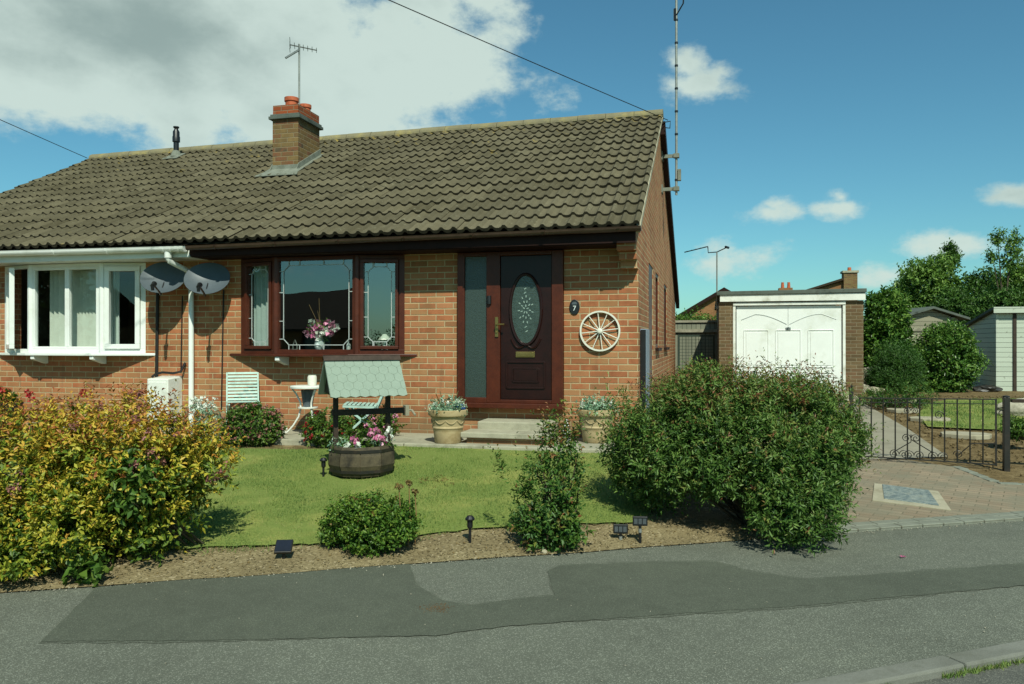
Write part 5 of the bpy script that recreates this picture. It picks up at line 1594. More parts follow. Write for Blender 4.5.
# scroll-legged white table
tp = Vector((at_y(308, 400, 8.72).x, 8.72, PZ))
t = thing('garden_table', tp, 'small round white iron table with scrolled legs against the front wall', 'table')
mb = MB(); mb.lathe([(0, .565), (.20, .565), (.215, .572), (.215, .592), (.20, .60), (0, .60)], (0, 0, 0), 32, False); mb.build('table_top', M['white_dirty'], t)
for k in range(3):
    a = R(205 + 120 * k); ca, sa = math.cos(a), math.sin(a)
    pts = [(.19, .565), (.14, .50), (.09, .40), (.085, .32), (.11, .22), (.17, .12), (.22, .06), (.25, .03), (.28, .035), (.295, .065), (.28, .095), (.255, .09), (.25, .07)]
    mb = MB(); mb.tube([(r * ca, r * sa, z) for r, z in pts], .011, 7); mb.build('leg', M['white_dirty'], t, smooth=True)
mb = MB(); mb.lathe([(0, .325), (.12, .325), (.12, .34), (0, .34)], (0, 0, 0), 24, False); mb.build('lower_shelf', M['white_dirty'], t)
o = MB().lathe([(.055, 0), (.06, .02), (.085, .20), (.088, .205), (.078, .205), (.06, .04)], (0, 0, 0), 20).build('tapered_pot', M['dish'], smooth=True)
o.location = tp + Vector((0, 0, .342)); tag(o, 'dark grey tapered pot on the lower shelf of the white table', 'pot')
o = MB().lathe([(.05, 0), (.056, .03), (.056, .10), (.048, .12), (.05, .125), (.04, .125)], (0, 0, 0), 18).build('stone_jar', cream, smooth=True)
o.location = tp + Vector((.03, .05, .601)); tag(o, 'small cream jar standing on the white table top', 'jar')

# ---------------------------------------------------------------- wishing well planter
wb = on_g(364, 474); wb = Vector((wb.x - .01, wb.y - .02, 0)); wb.z = G(wb.x, wb.y) + .02
WR = R(40)
t = thing('wishing_well', wb, 'wooden wishing well planter with pale green shingled roof on the lawn', 'wishing well', rz=WR)
mb = MB(); n = 10
for k in range(n):
    a0, a1 = 2 * math.pi * k / n, 2 * math.pi * (k + 1) / n
    for (r0, z0, r1, z1) in ((.285, 0, .325, .10), (.325, .10, .32, .19), (.32, .19, .30, .27)):
        g = .012
        mb.quad((r0 * math.cos(a0 + g), r0 * math.sin(a0 + g), z0), (r0 * math.cos(a1 - g), r0 * math.sin(a1 - g), z0), (r1 * math.cos(a1 - g), r1 * math.sin(a1 - g), z1), (r1 * math.cos(a0 + g), r1 * math.sin(a0 + g), z1))
mb.lathe([(.28, 0), (.318, .10), (.312, .19), (.292, .272), (.265, .272), (.27, .2)], (0, 0, 0), 10, False)
mb.lathe([(0, .215), (.275, .215)], (0, 0, 0), 10, False)
tub = mb.build('tub', M['barrel_wood'], t)
for z, r in ((.235, .314), (.045, .305)):
    mb = MB(); mb.lathe([(r + .002, -.014), (r + .005, -.014), (r + .005, .014), (r + .002, .014)], (0, 0, z), 10, False); mb.build('hoop', M['black_iron'], tub)
for s_ in (-1, 1):
    mb = MB(); mb.box(s_ * .255 - .022, s_ * .255 + .022, -.022, .022, .18, .92); mb.build('post', M['dark_wood'], t, bevel=.003)
mb = MB(); mb.box(-.29, .42, -.028, .028, .555, .61); mb.build('axle', M['dark_wood'], t, bevel=.004)
mb = MB(); mb.box(.421, .46, -.045, .045, .53, .63); mb.tube([(.46, 0, .58), (.50, 0, .58), (.50, -.10, .54)], .012, 6); mb.build('crank', M['old_wood'], t, bevel=.003)
RH, RE, RD, RL_ = 1.10, .755, .27, .365
for s_ in (-1, 1):
    nv = Vector((0, s_ * (RH - RE), RD)).normalized(); sl_ = Vector((0, s_ * RD, RE - RH)); ls = sl_.length; sl_ /= ls
    mb = MB()
    mb.obox(Vector((0, s_ * RD / 2, (RH + RE) / 2)) - nv * .012, (1, 0, 0), sl_, nv, RL_ * 2, ls, .016)
    slp = mb.build('roof_slope', M['green_slate'], t)
    mb = MB(); rows = 5
    for r_ in range(rows):
        z0 = ls * r_ / rows; cols = 8 + r_ % 2
        for c in range(cols):
            wdt = RL_ * 2 / 8; xc_ = -RL_ + wdt * (c + .5 - (0.5 if r_ % 2 else 0))
            xa, xb = max(-RL_, xc_ - wdt / 2 + .002), min(RL_, xc_ + wdt / 2 - .002)
            if xb - xa < .01: continue
            bse = Vector((0, 0, RH)); lift = .0003 + .001 * ((c * 7 + r_ * 3) % 3) / 3
            def q(x, dd, h): return bse + Vector((x, 0, 0)) + sl_ * dd + nv * h
            e0 = z0; e1 = min(ls + .01, z0 + ls / rows * 1.05); e2 = min(ls + .02, z0 + ls / rows * 1.35)
            poly = [q(xa, e0, .0), q(xb, e0, .0), q(xb, e1, .0015 + lift), q((xa + xb) / 2, e2, .002 + lift), q(xa, e1, .0015 + lift)]
            mb.extrude(poly, nv * .0016)
    mb.build('shingles', M['green_slate'], slp)
mb = MB(); mb.obox((0, -.018, RH + .004), (1, 0, 0), (0, -RD, RE - RH), (0, RE - RH, -RD), RL_ * 2 + .02, .055, .012); mb.obox((0, .018, RH + .004), (1, 0, 0), (0, RD, RE - RH), (0, RE - RH, RD), RL_ * 2 + .02, .055, .012); mb.build('ridge_board', M['dark_wood'], t)
for s_ in (-1, 1):
    mb = MB(); mb.extrude([(s_ * .30, -RD + .04, RE + .01), (s_ * .30, RD - .04, RE + .01), (s_ * .30, 0, RH - .03)], (s_ * .014, 0, 0)); mb.build('gable_board', M['dark_wood'], t)
mb = MB()
for s_ in (-1, 1): mb.box(s_ * .255 - .02, s_ * .255 + .02, -RD + .03, RD - .03, RE - .012, RE + .03)
mb.build('roof_beam', M['dark_wood'], t)
# plants in the well
t2 = thing('flowering_plants', wb + Vector((0, 0, .22)), 'pink and white bedding flowers filling the wishing well tub', 'flowers')
V, T, tn = shoots([(0, 0, .02, .27, .27, .10)], 130, 8, .10, .045, .022, .6); np_mesh('foliage', V, T, L['tree'], t2, tn)
V, T, tn = shoots([(-.17, -.1, .05, .10, .10, .07), (.14, .14, .06, .09, .09, .08)], 40, 8, .08, .04, .018, .6); np_mesh('silver_foliage', V, T, L['silver'], t2, tn)
ca_, sa_ = math.cos(WR), math.sin(WR)
pk = np.array([[.0, -.16, .11], [.03, -.2, .09], [.14, -.12, .18], [.20, -.10, .19], [.23, -.14, .13], [.19, -.02, .16], [.25, -.06, .10], [.12, -.05, .15]])
flower_parts('pink_flower', L['pink'], t2, pk, 13, .036, .026)
wp = np.array([[-.24, -.1, .08], [-.27, -.02, .1], [.27, .05, .19], [.29, -.04, .15], [-.05, -.22, .05], [.08, -.24, .06]])
flower_parts('white_flower', L['whitep'], t2, wp, 14, .035, .025)

# ---------------------------------------------------------------- solar lights
def solar(u, v, kind, label, h, rz=0.0):
    p = on_g(u, v)
    t = thing('solar_light', p, label, 'solar light', rz=rz, group='solar lights stuck in the beds and lawn')
    if kind == 'cap':
        MB().tube([(0, 0, -.05), (0, 0, h - .05)], .011, 8).build('stake', M['black'], t)
        MB().lathe([(.016, h - .09), (.021, h - .08), (.021, h - .03), (.034, h - .03), (.036, h - .02), (.02, h), (0, h)], (0, 0, 0), 16).build('head', M['black'], t)
    elif kind == 'panel':
        MB().tube([(0, 0, -.05), (0, 0, h - .02)], .012, 8).build('stake', M['black'], t)
        mb = MB(); az_ = Vector((0, -.62, .78)); mb.obox((0, 0, h), (1, 0, 0), az_.cross(Vector((1, 0, 0))), az_, .115, .105, .022); hd = mb.build('head', M['black'], t, bevel=.004)
        mb = MB(); mb.obox(Vector((0, 0, h)) + az_ * .0125, (1, 0, 0), az_.cross(Vector((1, 0, 0))), az_, .10, .09, .003); mb.build('solar_panel', surf('solar_cell', '#0e1119', '#161b28', .3, 9, 70, 0, spec=.7), hd)
    else:
        MB().tube([(0, 0, -.05), (0, 0, h - .05)], .011, 8).build('stake', M['black'], t)
        mb = MB(); mb.box(-.055, .055, -.012, .012, h - .07, h); hd = mb.build('head', M['black'], t, bevel=.004)
        mb = MB()
        for k in range(3): mb.box(-.045 + .032 * k, -.02 + .032 * k, -.0145, -.0121, h - .055, h - .015)
        mb.build('lens', M['dark_pot'], hd)
        MB().lathe([(.013, h - .12), (.013, h - .09)], (0, 0, 0), 10).build('clip', M['galv'], t)
    return t
solar(323.5, 479, 'cap', 'black capped solar light on the lawn left of the wishing well', .20)
solar(284, 559, 'panel', 'black solar light with a tilted square panel, low in the front bed', .085, R(18))
solar(470, 543, 'cap', 'small grey-headed solar light at the lawn edge between the two shrubs', .20)
solar(620.5, 540, 'sign', 'shorter black solar spotlight in front of the big shrub', .12, R(10))
solar(640, 543, 'sign', 'taller black solar spotlight with bright lens bars in front of the big shrub', .20, R(10))

# ---------------------------------------------------------------- gate and posts
ga, gb_ = on_g(853, 460), on_g(1003, 470)
t = thing('wrought_iron_gate', ga, 'low black wrought iron gate with scrollwork across the drive', 'gate')
gd_ = (gb_ - ga); gl = gd_.length; gu = Vector((gd_.x, gd_.y, 0)).normalized(); zb_g = gd_.z
zt0, zt1 = at_d(853, 398, (ga - Vector((0, 0, 0))).dot(Vector((-SN, CS, 0)))).z - ga.z, at_d(1003, 399.5, gb_.dot(Vector((-SN, CS, 0)))).z - ga.z
def gp(s, z): 
    f = s / gl
    return gu * s + Vector((0, 0, z * (1 - f) * zt0 + z * f * (zt1 - zb_g) + zb_g * f + .04 * (1 - z)))
mb = MB(); mb.bar(gp(.06, 1), gp(gl - .06, 1), .022, .012); mb.bar(gp(.06, 0.02), gp(gl - .06, .02), .022, .012); mb.bar(gp(.06, 0.93), gp(gl - .06, .93), .012, .008)
mb.bar(gp(.07, 0), gp(.07, 1), .018, .018, up=gu); mb.bar(gp(gl - .07, 0), gp(gl - .07, 1), .018, .018, up=gu)
mb.build('frame', M['black_iron'], t)
mb = MB(); nb = 11
for k in range(1, nb):
    s = .07 + (gl - .14) * k / nb; mb.tube([gp(s, .02), gp(s, 1)], .008, 6)
mb.build('bars', M['black_iron'], t)
def spiral(c, r, sgn, turns=1.6, up=1):
    pts = []
    for k in range(22):
        f = k / 21; a = turns * 2 * math.pi * f; rr = r * (1 - .8 * f)
        pts.append(gp(c[0] + sgn * (rr * math.cos(a) - r), c[1]) + Vector((0, 0, up * rr * math.sin(a))))
    MB().tube(pts, .005, 5).build('scroll', M['black_iron'], t)
def brace(*ps): MB().tube(list(ps), .006, 5).build('brace', M['black_iron'], t)
for s in (.32, .42, .58): 
    for sg in (-1, 1): spiral((gl * s, .09), .055, sg)
brace(gp(gl * .28, .12), gp(gl * .40, .30), gp(gl * .40, .42)); brace(gp(gl * .55, .14), gp(gl * .40, .34))
for sg in (-1, 1): spiral((gl * .40, .36), .05, sg)
for sg in (-1, 1): spiral((gl * .40, .80), .04, sg)
spiral((gl * .62, .74), .05, 1); spiral((gl * .95, .80), .07, -1); spiral((gl * .68, .14), .05, -1)
brace(gp(gl * .70, .10), gp(gl * .80, .32), gp(gl * .95, .34))
def gate_post(p, w, h, label):
    t = thing('gate_post', p, label, 'post')
    mb = MB(); mb.box(-w / 2, w / 2, -w / 2, w / 2, -.15, h); mb.build('shaft', M['black_iron'], t, bevel=.005)
    mb = MB(); mb.lathe([(w * .6, h + .001), (w * .6, h + .012), (0, h + .02)], (0, 0, 0), 12); mb.build('cap', M['black_iron'], t)
    return t
gate_post(ga - gu * .02, .045, at_d(851, 387, ga.dot(Vector((-SN, CS, 0)))).z - ga.z, 'thin black iron post at the left end of the gate')
gate_post(gb_ + gu * .03, .062, .82, 'thick black wooden post at the right end of the gate')
t = thing('rail_fence', gb_ + gu * .1, 'short dark timber rail running right from the gate post', 'fence')
rp = gb_ + gu * .08
mb = MB(t.location); mb.bar(rp + Vector((0, 0, .78)), rp + gu * 2.2 + Vector((0, 0, .80)), .10, .035); mb.build('rail', M['dark_wood'], t)
mb = MB(t.location); mb.bar(rp + gu * 2.0 + Vector((0, .05, -.1)), rp + gu * 2.0 + Vector((0, .05, .78)), .06, .06, up=(1, 0, 0)); mb.build('post', M['dark_wood'], t)

# manhole cover in a concrete surround
cor = [on_g(u, v) for u, v in ((874, 485), (938, 493), (951, 512), (872, 502))]
c = sum(cor, Vector()) / 4
t = thing('manhole_cover', c, 'blue-grey manhole cover in a pale concrete surround in the block paving', 'manhole cover')
def quadslab(mb, pts, k, z0, z1):
    q = [c + (p - c) * k for p in pts]
    mb.extrude([Vector((p.x, p.y, G(p.x, p.y) + z0)) for p in q], (0, 0, z1 - z0))
mb = MB(c); quadslab(mb, cor, 1.0, -.02, .020); mb.build('surround', M['rock_buff'], t, bevel=.004)
inn = [on_g(u, v) for u, v in ((882, 486.5), (928.5, 492.5), (939, 508), (884, 501))]
mb = MB(c); quadslab(mb, inn, 1.0, .0, .026); mb.build('cover', M['manhole'], t, bevel=.003)

# stepping stones
random.seed(5)
for (u, v, ru, label) in ((885, 404, .20, 'small buff stepping stone nearest the garage'), (902, 411.5, .30, 'buff stepping stone in the soil behind the middle of the gate'), (929, 420.5, .34, 'long buff stepping stone beside the lawn edge'), (965, 436.5, .36, 'largest buff stepping stone near the right end of the gate'), (905, 402, .2, 'buff stepping stone at the edge of the back lawn')):
    p = on_g(u, v)
    poly = [(ru * (1 + random.uniform(-.12, .12)) * math.cos(a), ru * .72 * (1 + random.uniform(-.12, .12)) * math.sin(a)) for a in [2 * math.pi * k / 9 for k in range(9)]]
    o = MB().prism(poly, -.02, .05).build('stepping_stone', M['rock_buff'], bevel=.012); o.location = p
    tag(o, label, 'stepping stone', 'stepping stones in the side bed')

def rock(p, s, label, mat='rock', seed=0):
    bm = bmesh.new(); bmesh.ops.create_icosphere(bm, subdivisions=3, radius=1)
    for v in bm.verts:
        q = v.co * 1.4 + Vector((seed * 3.1, seed, 0)); k = 1 + .38 * mnoise.noise(q) + .14 * mnoise.noise(q * 3)
        v.co = Vector((v.co.x * s[0] * k, v.co.y * s[1] * k, v.co.z * s[2] * k))
    me = bpy.data.meshes.new('rock'); bm.to_mesh(me); bm.free(); me.materials.append(M[mat])
    o = bpy.data.objects.new('rock', me); COL.objects.link(o); o.location = Vector(p) + Vector((0, 0, s[2] * .5))
    return tag(o, label, 'rock', 'rockery stones beside the drive')
for i, (u, v, s, lb, m_) in enumerate(((866, 391, (.20, .18, .34), 'tall pale rock at the right corner of the garage', 'rock'), (857, 393, (.22, .2, .16), 'low whitish rock in front of the garage corner', 'rock'),
        (876, 394, (.17, .15, .10), 'rounded buff rock right of the tall pale rock', 'rock_buff'), (870, 383, (.16, .16, .46), 'dark upright rock behind the rockery', 'black_iron'), (846, 402, (.22, .16, .13), 'flat grey rock at the drive edge near the gate post', 'rock'),
        (878, 404, (.16, .13, .12), 'small dark rock among the bed plants', 'rock'), (985, 391, (.30, .16, .09), 'low dark rock in front of the pale green shed', 'black_iron'), (1018, 416, (.3, .2, .18), 'grey rock beside the right gate post', 'rock'))):
    rock(on_g(u, v), s, lb, m_, i + 1)

# ================================================================== planting
def plant(name, label, cat, base, parts, group=None, stems=None):
    t = thing(name, base, label, cat, group=group)
    for (pn, mat, arr) in parts: leaf_part(pn, mat, t, arr, base)
    if stems: stems_mesh(t, base, *stems)
    return t
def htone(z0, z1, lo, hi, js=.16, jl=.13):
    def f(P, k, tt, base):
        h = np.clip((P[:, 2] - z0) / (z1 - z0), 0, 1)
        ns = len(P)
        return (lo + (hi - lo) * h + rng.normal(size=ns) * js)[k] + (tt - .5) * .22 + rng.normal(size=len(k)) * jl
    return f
def merge(*a):
    Vs, Ts, tn, b = [], [], [], 0
    for V, T, t_ in a: Vs.append(V); Ts.append(T + b); tn.append(t_); b += len(V)
    return np.concatenate(Vs), np.concatenate(Ts), np.concatenate(tn)
def heads(lobes, n, zmin, size, rad, pet=16, flat=True):
    P, N_ = lobe_points(lobes, n * 3, 1.0, .12); P = P[(P[:, 2] > zmin)][:n]
    return (FL, P, pet, size, rad)

# golden spirea on the left
gl_ = [(-3.98, 4.60, .60, .60, .48, .50), (-4.72, 4.28, .58, .70, .48, .50), (-3.58, 4.80, .64, .30, .34, .30), (-4.15, 4.16, .36, .46, .26, .30), (-4.70, 3.90, .30, .5, .25, .28), (-4.35, 4.0, .2, .4, .2, .18), (-3.66, 4.5, .56, .24, .26, .22), (-5.5, 4.0, .56, .6, .5, .48)]
b_ = (-4.0, 4.55, .04)
gc_ = clumps(gl_, 120, .17)
A = shoots(gc_, 4600, 9, .12, .044, .020, .8, .05, .55, .14, .08, tone_f=htone(.15, 1.15, .22, .74))
B = shoots(gl_ + [(-3.60, 4.62, .28, .26, .24, .20), (-3.75, 4.45, .2, .3, .2, .16)], 1700, 8, .14, .05, .024, .3, .1, .40, .10, .06, tone_f=htone(.2, 1.2, .05, .25))  # dark-toned inner leaves put the shade of the low hollow into their colour
C = shoots([(-4.0, 4.62, .94, .62, .45, .2), (-4.7, 4.3, .92, .6, .4, .2), (-3.6, 4.8, .82, .25, .3, .14)], 300, 10, .20, .040, .016, 2.2, 0, .8, .1, .8, tone_f=htone(.85, 1.25, .66, .95))
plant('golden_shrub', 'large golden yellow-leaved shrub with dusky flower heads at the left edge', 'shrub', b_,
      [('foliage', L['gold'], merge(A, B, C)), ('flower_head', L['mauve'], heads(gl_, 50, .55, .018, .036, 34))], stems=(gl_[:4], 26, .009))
rg = on_g(205, 545); 
gr_ = [(rg.x - .12, rg.y - .02, .60, .2, .14, .2)]
plant('rose_stems', 'darker green leafy stems growing out of the right side of the golden shrub', 'plant', (rg.x - .1, rg.y, .05), [('foliage', L['fresh'], shoots([(-3.6, 4.3, .60, .17, .10, .17)], 70, 7, .12, .065, .035, .2))], stems=([(-3.6, 4.3, .55, .15, .1, .15)], 10, .007))
w_ = on_g(88, 583)
plant('weed', 'small bright green weed at the foot of the golden shrub', 'plant', tuple(w_), [('leaves', L['fresh'], shoots([(w_.x, w_.y, .08, .10, .08, .08)], 22, 6, .07, .07, .05, .3))])

# big green shrub on the right
rs = [(-.40, 6.58, .66, .42, .44, .42), (.06, 6.76, .76, .58, .58, .49), (.56, 6.94, .76, .56, .56, .50), (.86, 7.04, .68, .38, .46, .42), (.64, 6.05, .25, .30, .24, .24), (.62, 6.24, .42, .32, .26, .24), (.70, 6.42, .52, .42, .34, .34), (-.12, 6.42, .60, .42, .34, .29), (.25, 6.38, .62, .40, .34, .32)]
b_ = (.4, 6.75, .06)
rc_ = clumps(rs, 150, .19)
A = shoots(rc_, 7200, 10, .12, .046, .0140, .6, .02, .5, .15, .06, tone_f=htone(.25, 1.3, .34, .70))
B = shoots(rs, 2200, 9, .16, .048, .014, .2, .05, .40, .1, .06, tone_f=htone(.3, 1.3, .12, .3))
C = shoots([(.06, 6.8, 1.10, .6, .5, .16), (.6, 6.95, 1.12, .5, .45, .16), (-.4, 6.6, 1.0, .34, .35, .14), (.95, 7.05, .96, .32, .4, .14)], 420, 11, .20, .040, .011, 1.6, 0, .85, .1, 1.0, tone_f=htone(1.0, 1.3, .66, .92))
D = shoots([(.52, 6.98, 1.18, .35, .3, .08)], 30, 14, .34, .042, .012, 3.0, 0, .9, .1, 1.1, spread=1.0, jit=.3, tone_f=htone(1.0, 1.3, .6, .95))
E = shoots([(1.15, 7.1, .7, .16, .3, .3), (-.75, 6.5, .8, .15, .25, .3)], 60, 12, .30, .042, .012, .4, 0, .7, .1, .3, jit=.5)
A = merge(A, E)
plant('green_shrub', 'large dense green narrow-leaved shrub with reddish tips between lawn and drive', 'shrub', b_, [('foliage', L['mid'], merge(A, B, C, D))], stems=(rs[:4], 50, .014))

# upright shrub in the middle of the front bed
us = [(-1.15, 5.62, .20, .22, .20, .17), (-1.13, 5.66, .44, .18, .16, .26), (-1.10, 5.70, .70, .12, .12, .22), (-1.0, 5.7, .56, .10, .10, .30), (-1.27, 5.6, .32, .11, .11, .18)]
A = shoots(us, 430, 9, .13, .042, .018, .9, .02, .75, .12, .05, tone_f=htone(.1, 1.0, .38, .72))
B = shoots([(-1.12, 5.6, .16, .26, .2, .13)], 120, 9, .10, .05, .025, .4, 0, .7, .1, .03, tone_f=htone(0, .3, .45, .6))
C = shoots([(-1.08, 5.7, .92, .12, .1, .10), (-.98, 5.72, .90, .09, .08, .10), (-1.40, 5.6, .58, .14, .1, .14)], 46, 12, .22, .036, .015, 2.0, 0, .6, .1, .3, tone_f=htone(.6, 1.1, .6, .95))
plant('upright_shrub', 'slim upright bushy shrub in the middle of the front bed', 'shrub', (-1.12, 5.66, .05), [('foliage', L['upright'], merge(A, B, C))], stems=(us, 22, .008))
cp_ = on_g(371, 556)
cp_.x -= .07
rb_ = [(cp_.x, cp_.y + .16, .22, .29, .26, .20), (cp_.x - .12, cp_.y + .12, .22, .2, .2, .2), (cp_.x + .13, cp_.y + .14, .19, .17, .18, .17)]
plant('low_round_shrub', 'low rounded small-leaved shrub at the pavement edge in front of the wishing well', 'shrub', (cp_.x, cp_.y + .15, .04),
      [('foliage', L['box'], merge(shoots(clumps(rb_, 50, .085), 1250, 8, .08, .030, .016, .4, 0, .78, .12, .04, tone_f=htone(.05, .5, .35, .66)), shoots(rb_, 240, 8, .08, .032, .018, .2, 0, .4, .1, .04, tone_f=htone(.05, .5, .1, .3))))], stems=(rb_, 20, .006))
# back bed bushes
def red_bush(u, v, rx, rz, ns, nf, label, dy=.15, mat='fresh', pet='red'):
    p = on_g(u, v); c = [(p.x, p.y + dy, p.z + rz * .85, rx, .26, rz), (p.x - rx * .45, p.y + dy, p.z + rz * .6, rx * .5, .2, rz * .7), (p.x + rx * .5, p.y + dy, p.z + rz * .55, rx * .5, .2, rz * .65)]
    P, _ = lobe_points(c, nf, 1.0, .1, p.z + .05)
    return plant('flowering_bush', label, 'bush', (p.x, p.y + dy, p.z), [('foliage', L[mat], shoots(c, ns, 8, .10, .045, .024, .6, 0, .7, .12, p.z + .02)), ('flower', L[pet], (FL, P, 12, .024, .022))], group='flowering bushes in the bed under the window', stems=(c, 14, .006))
red_bush(244, 446, .36, .24, 520, 60, 'wide flowering bush with dull red flowers below the left slatted chair', pet='mauve')
red_bush(322, 447, .27, .21, 330, 26, 'smaller flowering bush at the foot of the white table')
red_bush(364, 441, .30, .20, 260, 30, 'flowering bush with pink blooms behind the wishing well', .25, pet='pink')
wf_ = at_y(203, 404, 8.1)
P = np.array([[wf_.x + random.uniform(-.14, .14), 8.1 + random.uniform(-.1, .1), wf_.z + random.uniform(-.1, .06)] for _ in range(26)])
plant('white_flower_clump', 'clump of small white flowers right of the meter box', 'plant', (wf_.x, 8.1, G(wf_.x, 8.1)), [('foliage', L['silver'], shoots([(wf_.x, 8.12, wf_.z - .18, .2, .15, .2)], 90, 8, .1, .045, .018, .8)), ('flower', L['whitep'], (FL, P, 10, .028, .025))], stems=([(wf_.x, 8.12, wf_.z - .1, .15, .1, .12)], 12, .005))
# planter with red geraniums by the white bay
gp_ = at_y(2, 412, 8.3)
t = thing('trough_planter', (gp_.x, 8.3, PATIO + .03), 'dark trough planter with red geraniums below the white bay window', 'planter')
zt_ = at_y(10, 402, 8.3).z
mb = MB(t.location); mb.extrude([(gp_.x - .5, 8.2, PATIO + .03), (gp_.x + .18, 8.2, PATIO + .03), (gp_.x + .22, 8.17, zt_), (gp_.x - .54, 8.17, zt_)], (0, .26, 0)); mb.build('trough', M['black'], t, bevel=.01)
lb = [(gp_.x - .15, 8.3, zt_ + .05, .36, .13, .09)]
t = plant('geranium', 'red geraniums growing in the dark trough', 'plant', (gp_.x - .1, 8.3, zt_), [('foliage', L['fresh'], shoots(lb, 80, 7, .08, .06, .05, .5)), ('flower', L['red'], (FL, np.array([[at_y(u, v, 8.25).x, 8.25, at_y(u, v, 8.25).z] for u, v in ((3, 391), (6, 393), (0, 394), (28, 393), (31, 396), (83, 393), (85, 395), (-14, 392))]), 22, .035, .035))])
# brown seed heads
for i, (u, v, u2, v2) in enumerate(((400, 552, 399, 487), (408, 548, 409, 483), (415, 546, 415, 492), (352, 548, 353, 500))):
    p = on_g(u, v); d_ = p.dot(Vector((-SN, CS, 0))); q = at_d(u2, v2, d_)
    t = thing('dry_seed_head', p, ['tall dry brown seed head stem at the left behind the low round shrub', 'tallest dry brown seed head behind the low round shrub', 'dry brown stem rising at the right of the low round shrub', 'thin dry stem at the left of the low round shrub'][i], 'plant', group='dry stems behind the low shrub')
    MB(p).tube([p, p.lerp(q, .5) + Vector((.012, 0, 0)), q], .004, 5).build('stem', M['dry_stem'], t)
    leaf_part('seed_head', L['brownseed'], t, blooms(np.array([list(q)]), 40, .02, .018), tuple(p))
# tuft patches on the lawn: dry plant
p = on_g(437, 487)
plant('dry_tuft', 'straggly half-dry plant in the bare patch of lawn right of the well', 'plant', tuple(p), [('foliage', L['brownseed'], shoots([(p.x, p.y, p.z + .03, .16, .12, .05)], 26, 6, .07, .035, .008, 1.6))])

# ---- back right garden
def bush(name, label, u, v, zc, ru, hv, mat, ns, ll, lw, slen=.2, up=.5, lob=None, cat='bush', per=8, stem=None, shell=.7):
    """bush whose foot is at pixel (u,v) at camera depth zc, half width ru px, top at row hv"""
    p = at_d(u, v, zc); p.z = max(.3, min(p.z, .5)); h = at_d(u, hv, zc).z - p.z; r = ru / F * zc
    L_ = lob(p, r, h) if lob else [(p.x, p.y, p.z + h * .5, r * .85, r * .8, h * .5), (p.x - r * .45, p.y - .1, p.z + h * .38, r * .55, r * .5, h * .38), (p.x + r * .45, p.y, p.z + h * .42, r * .55, r * .5, h * .40)]
    return plant(name, label, cat, tuple(p), [('foliage', L[mat], merge(shoots(L_, int(ns * .5), per, slen, ll, lw, up, 0, shell * .8, .1, p.z, tone_f=htone(p.z, p.z + h, .15, .4)), shoots(clumps(L_, 44, r * .34), int(ns * 1.3), per, slen, ll, lw, up, 0, shell, .16, p.z)))], stems=(L_, 16, .015))
bush('laurel_bush', 'tall leafy bush with glossy leaves against the right side of the garage', 884, 388, 19.2, 24, 292, 'laurel', 1100, .13, .065, .3)
bush('feathery_bush', 'rounded dark green feathery bush right of the garage rocks', 894, 392, 17.6, 24, 347, 'feather', 1500, .09, .012, .35, 1.6, per=10)
bush('climbing_rose', 'dense leafy climbing rose bush between the feathery bush and the pale shed', 945, 393, 18.2, 29, 326, 'laurel', 1500, .075, .045, .25)
bush('low_bed_plants', 'low straggly reddish plants along the drive edge behind the gate', 893, 405, 14.5, 34, 394, 'upright', 300, .05, .02, .12, per=7)
bush('small_bush', 'small green bush at the right edge beside the gate post', 1018, 452, 10.2, 14, 421, 'fresh', 130, .06, .03, .12, per=7)
bush('gap_bush', 'bright green hedge bush behind the side gate, topped with pale blossom', 694, 345, 23.5, 28, 309, 'laurel', 700, .09, .05, .25)

def tree(label, c, r, h, mat, ns, ll, lobes, name='leafy_tree', dark=True):
    """c: trunk foot"""
    t = thing(name, c, label, 'tree', group='trees behind the sheds')
    Ls = [(c.x + a * r, c.y + b * r, c.z + z * h, e * r, e * r, f * h) for a, b, z, e, f in lobes]
    leaf_part('crown', L[mat], t, merge(shoots(Ls, int(ns * .55), 8, ll * 2.6, ll, ll * .5, .3, .05, .5, .1, c.z + .2, tone_f=htone(c.z, c.z + h, .1, .4)), shoots(clumps(Ls, max(10, int(ns / 28)), r * .27, .85, .7) if ns > 200 else Ls, int(ns * 1.3), 8, ll * 2.6, ll * .85, ll * .42, .4, .05, .5, .22, c.z + .2)), tuple(c))
    mb = MB(c); mb.tube([c, c + Vector((.1, 0, h * .3)), c + Vector((0, .1, h * .6))], [r * .10, r * .075, r * .04], 8)
    for (a, b, z, e, f) in lobes: mb.tube([c + Vector((0, 0, h * .3)), c + Vector((a * r * .5, b * r * .5, z * h * .75)), c + Vector((a * r, b * r, z * h))], [r * .05, r * .035, r * .015], 6)
    mb.build('trunk', M['bark'], t)
    return t
DL = [(0, 0, .62, .62, .34), (-.5, .1, .52, .48, .26), (.5, -.1, .55, .50, .27), (-.2, -.2, .36, .6, .26), (.3, .1, .84, .36, .15), (.2, -.3, .4, .55, .3)]
def tr(u, zc, ru, top, mat, ns, ll, label, lobes=DL):
    p = at_d(u, 360, zc); p.z = .3; return tree(label, p, ru / F * zc, at_d(u, top, zc).z - .3, mat, ns, ll, lobes)
tr(925, 36, 44, 257, 'tree', 1500, .20, 'broad mid-green tree behind the old shed')
tr(898, 40, 22, 274, 'tree', 500, .20, 'small green tree just right of the garage roof')
tr(975, 38, 40, 268, 'tree_dark', 1300, .20, 'dark green tree between the old shed and the pale shed')
tr(1024, 34, 38, 256, 'tree', 1500, .19, 'tall green tree above the pale shed at the right edge')
tr(948, 34, 36, 290, 'tree_dark', 1000, .18, 'low dark tree close behind the old shed roof')
tr(1000, 31, 40, 288, 'tree_dark', 1100, .17, 'low dark tree close behind the pale shed')
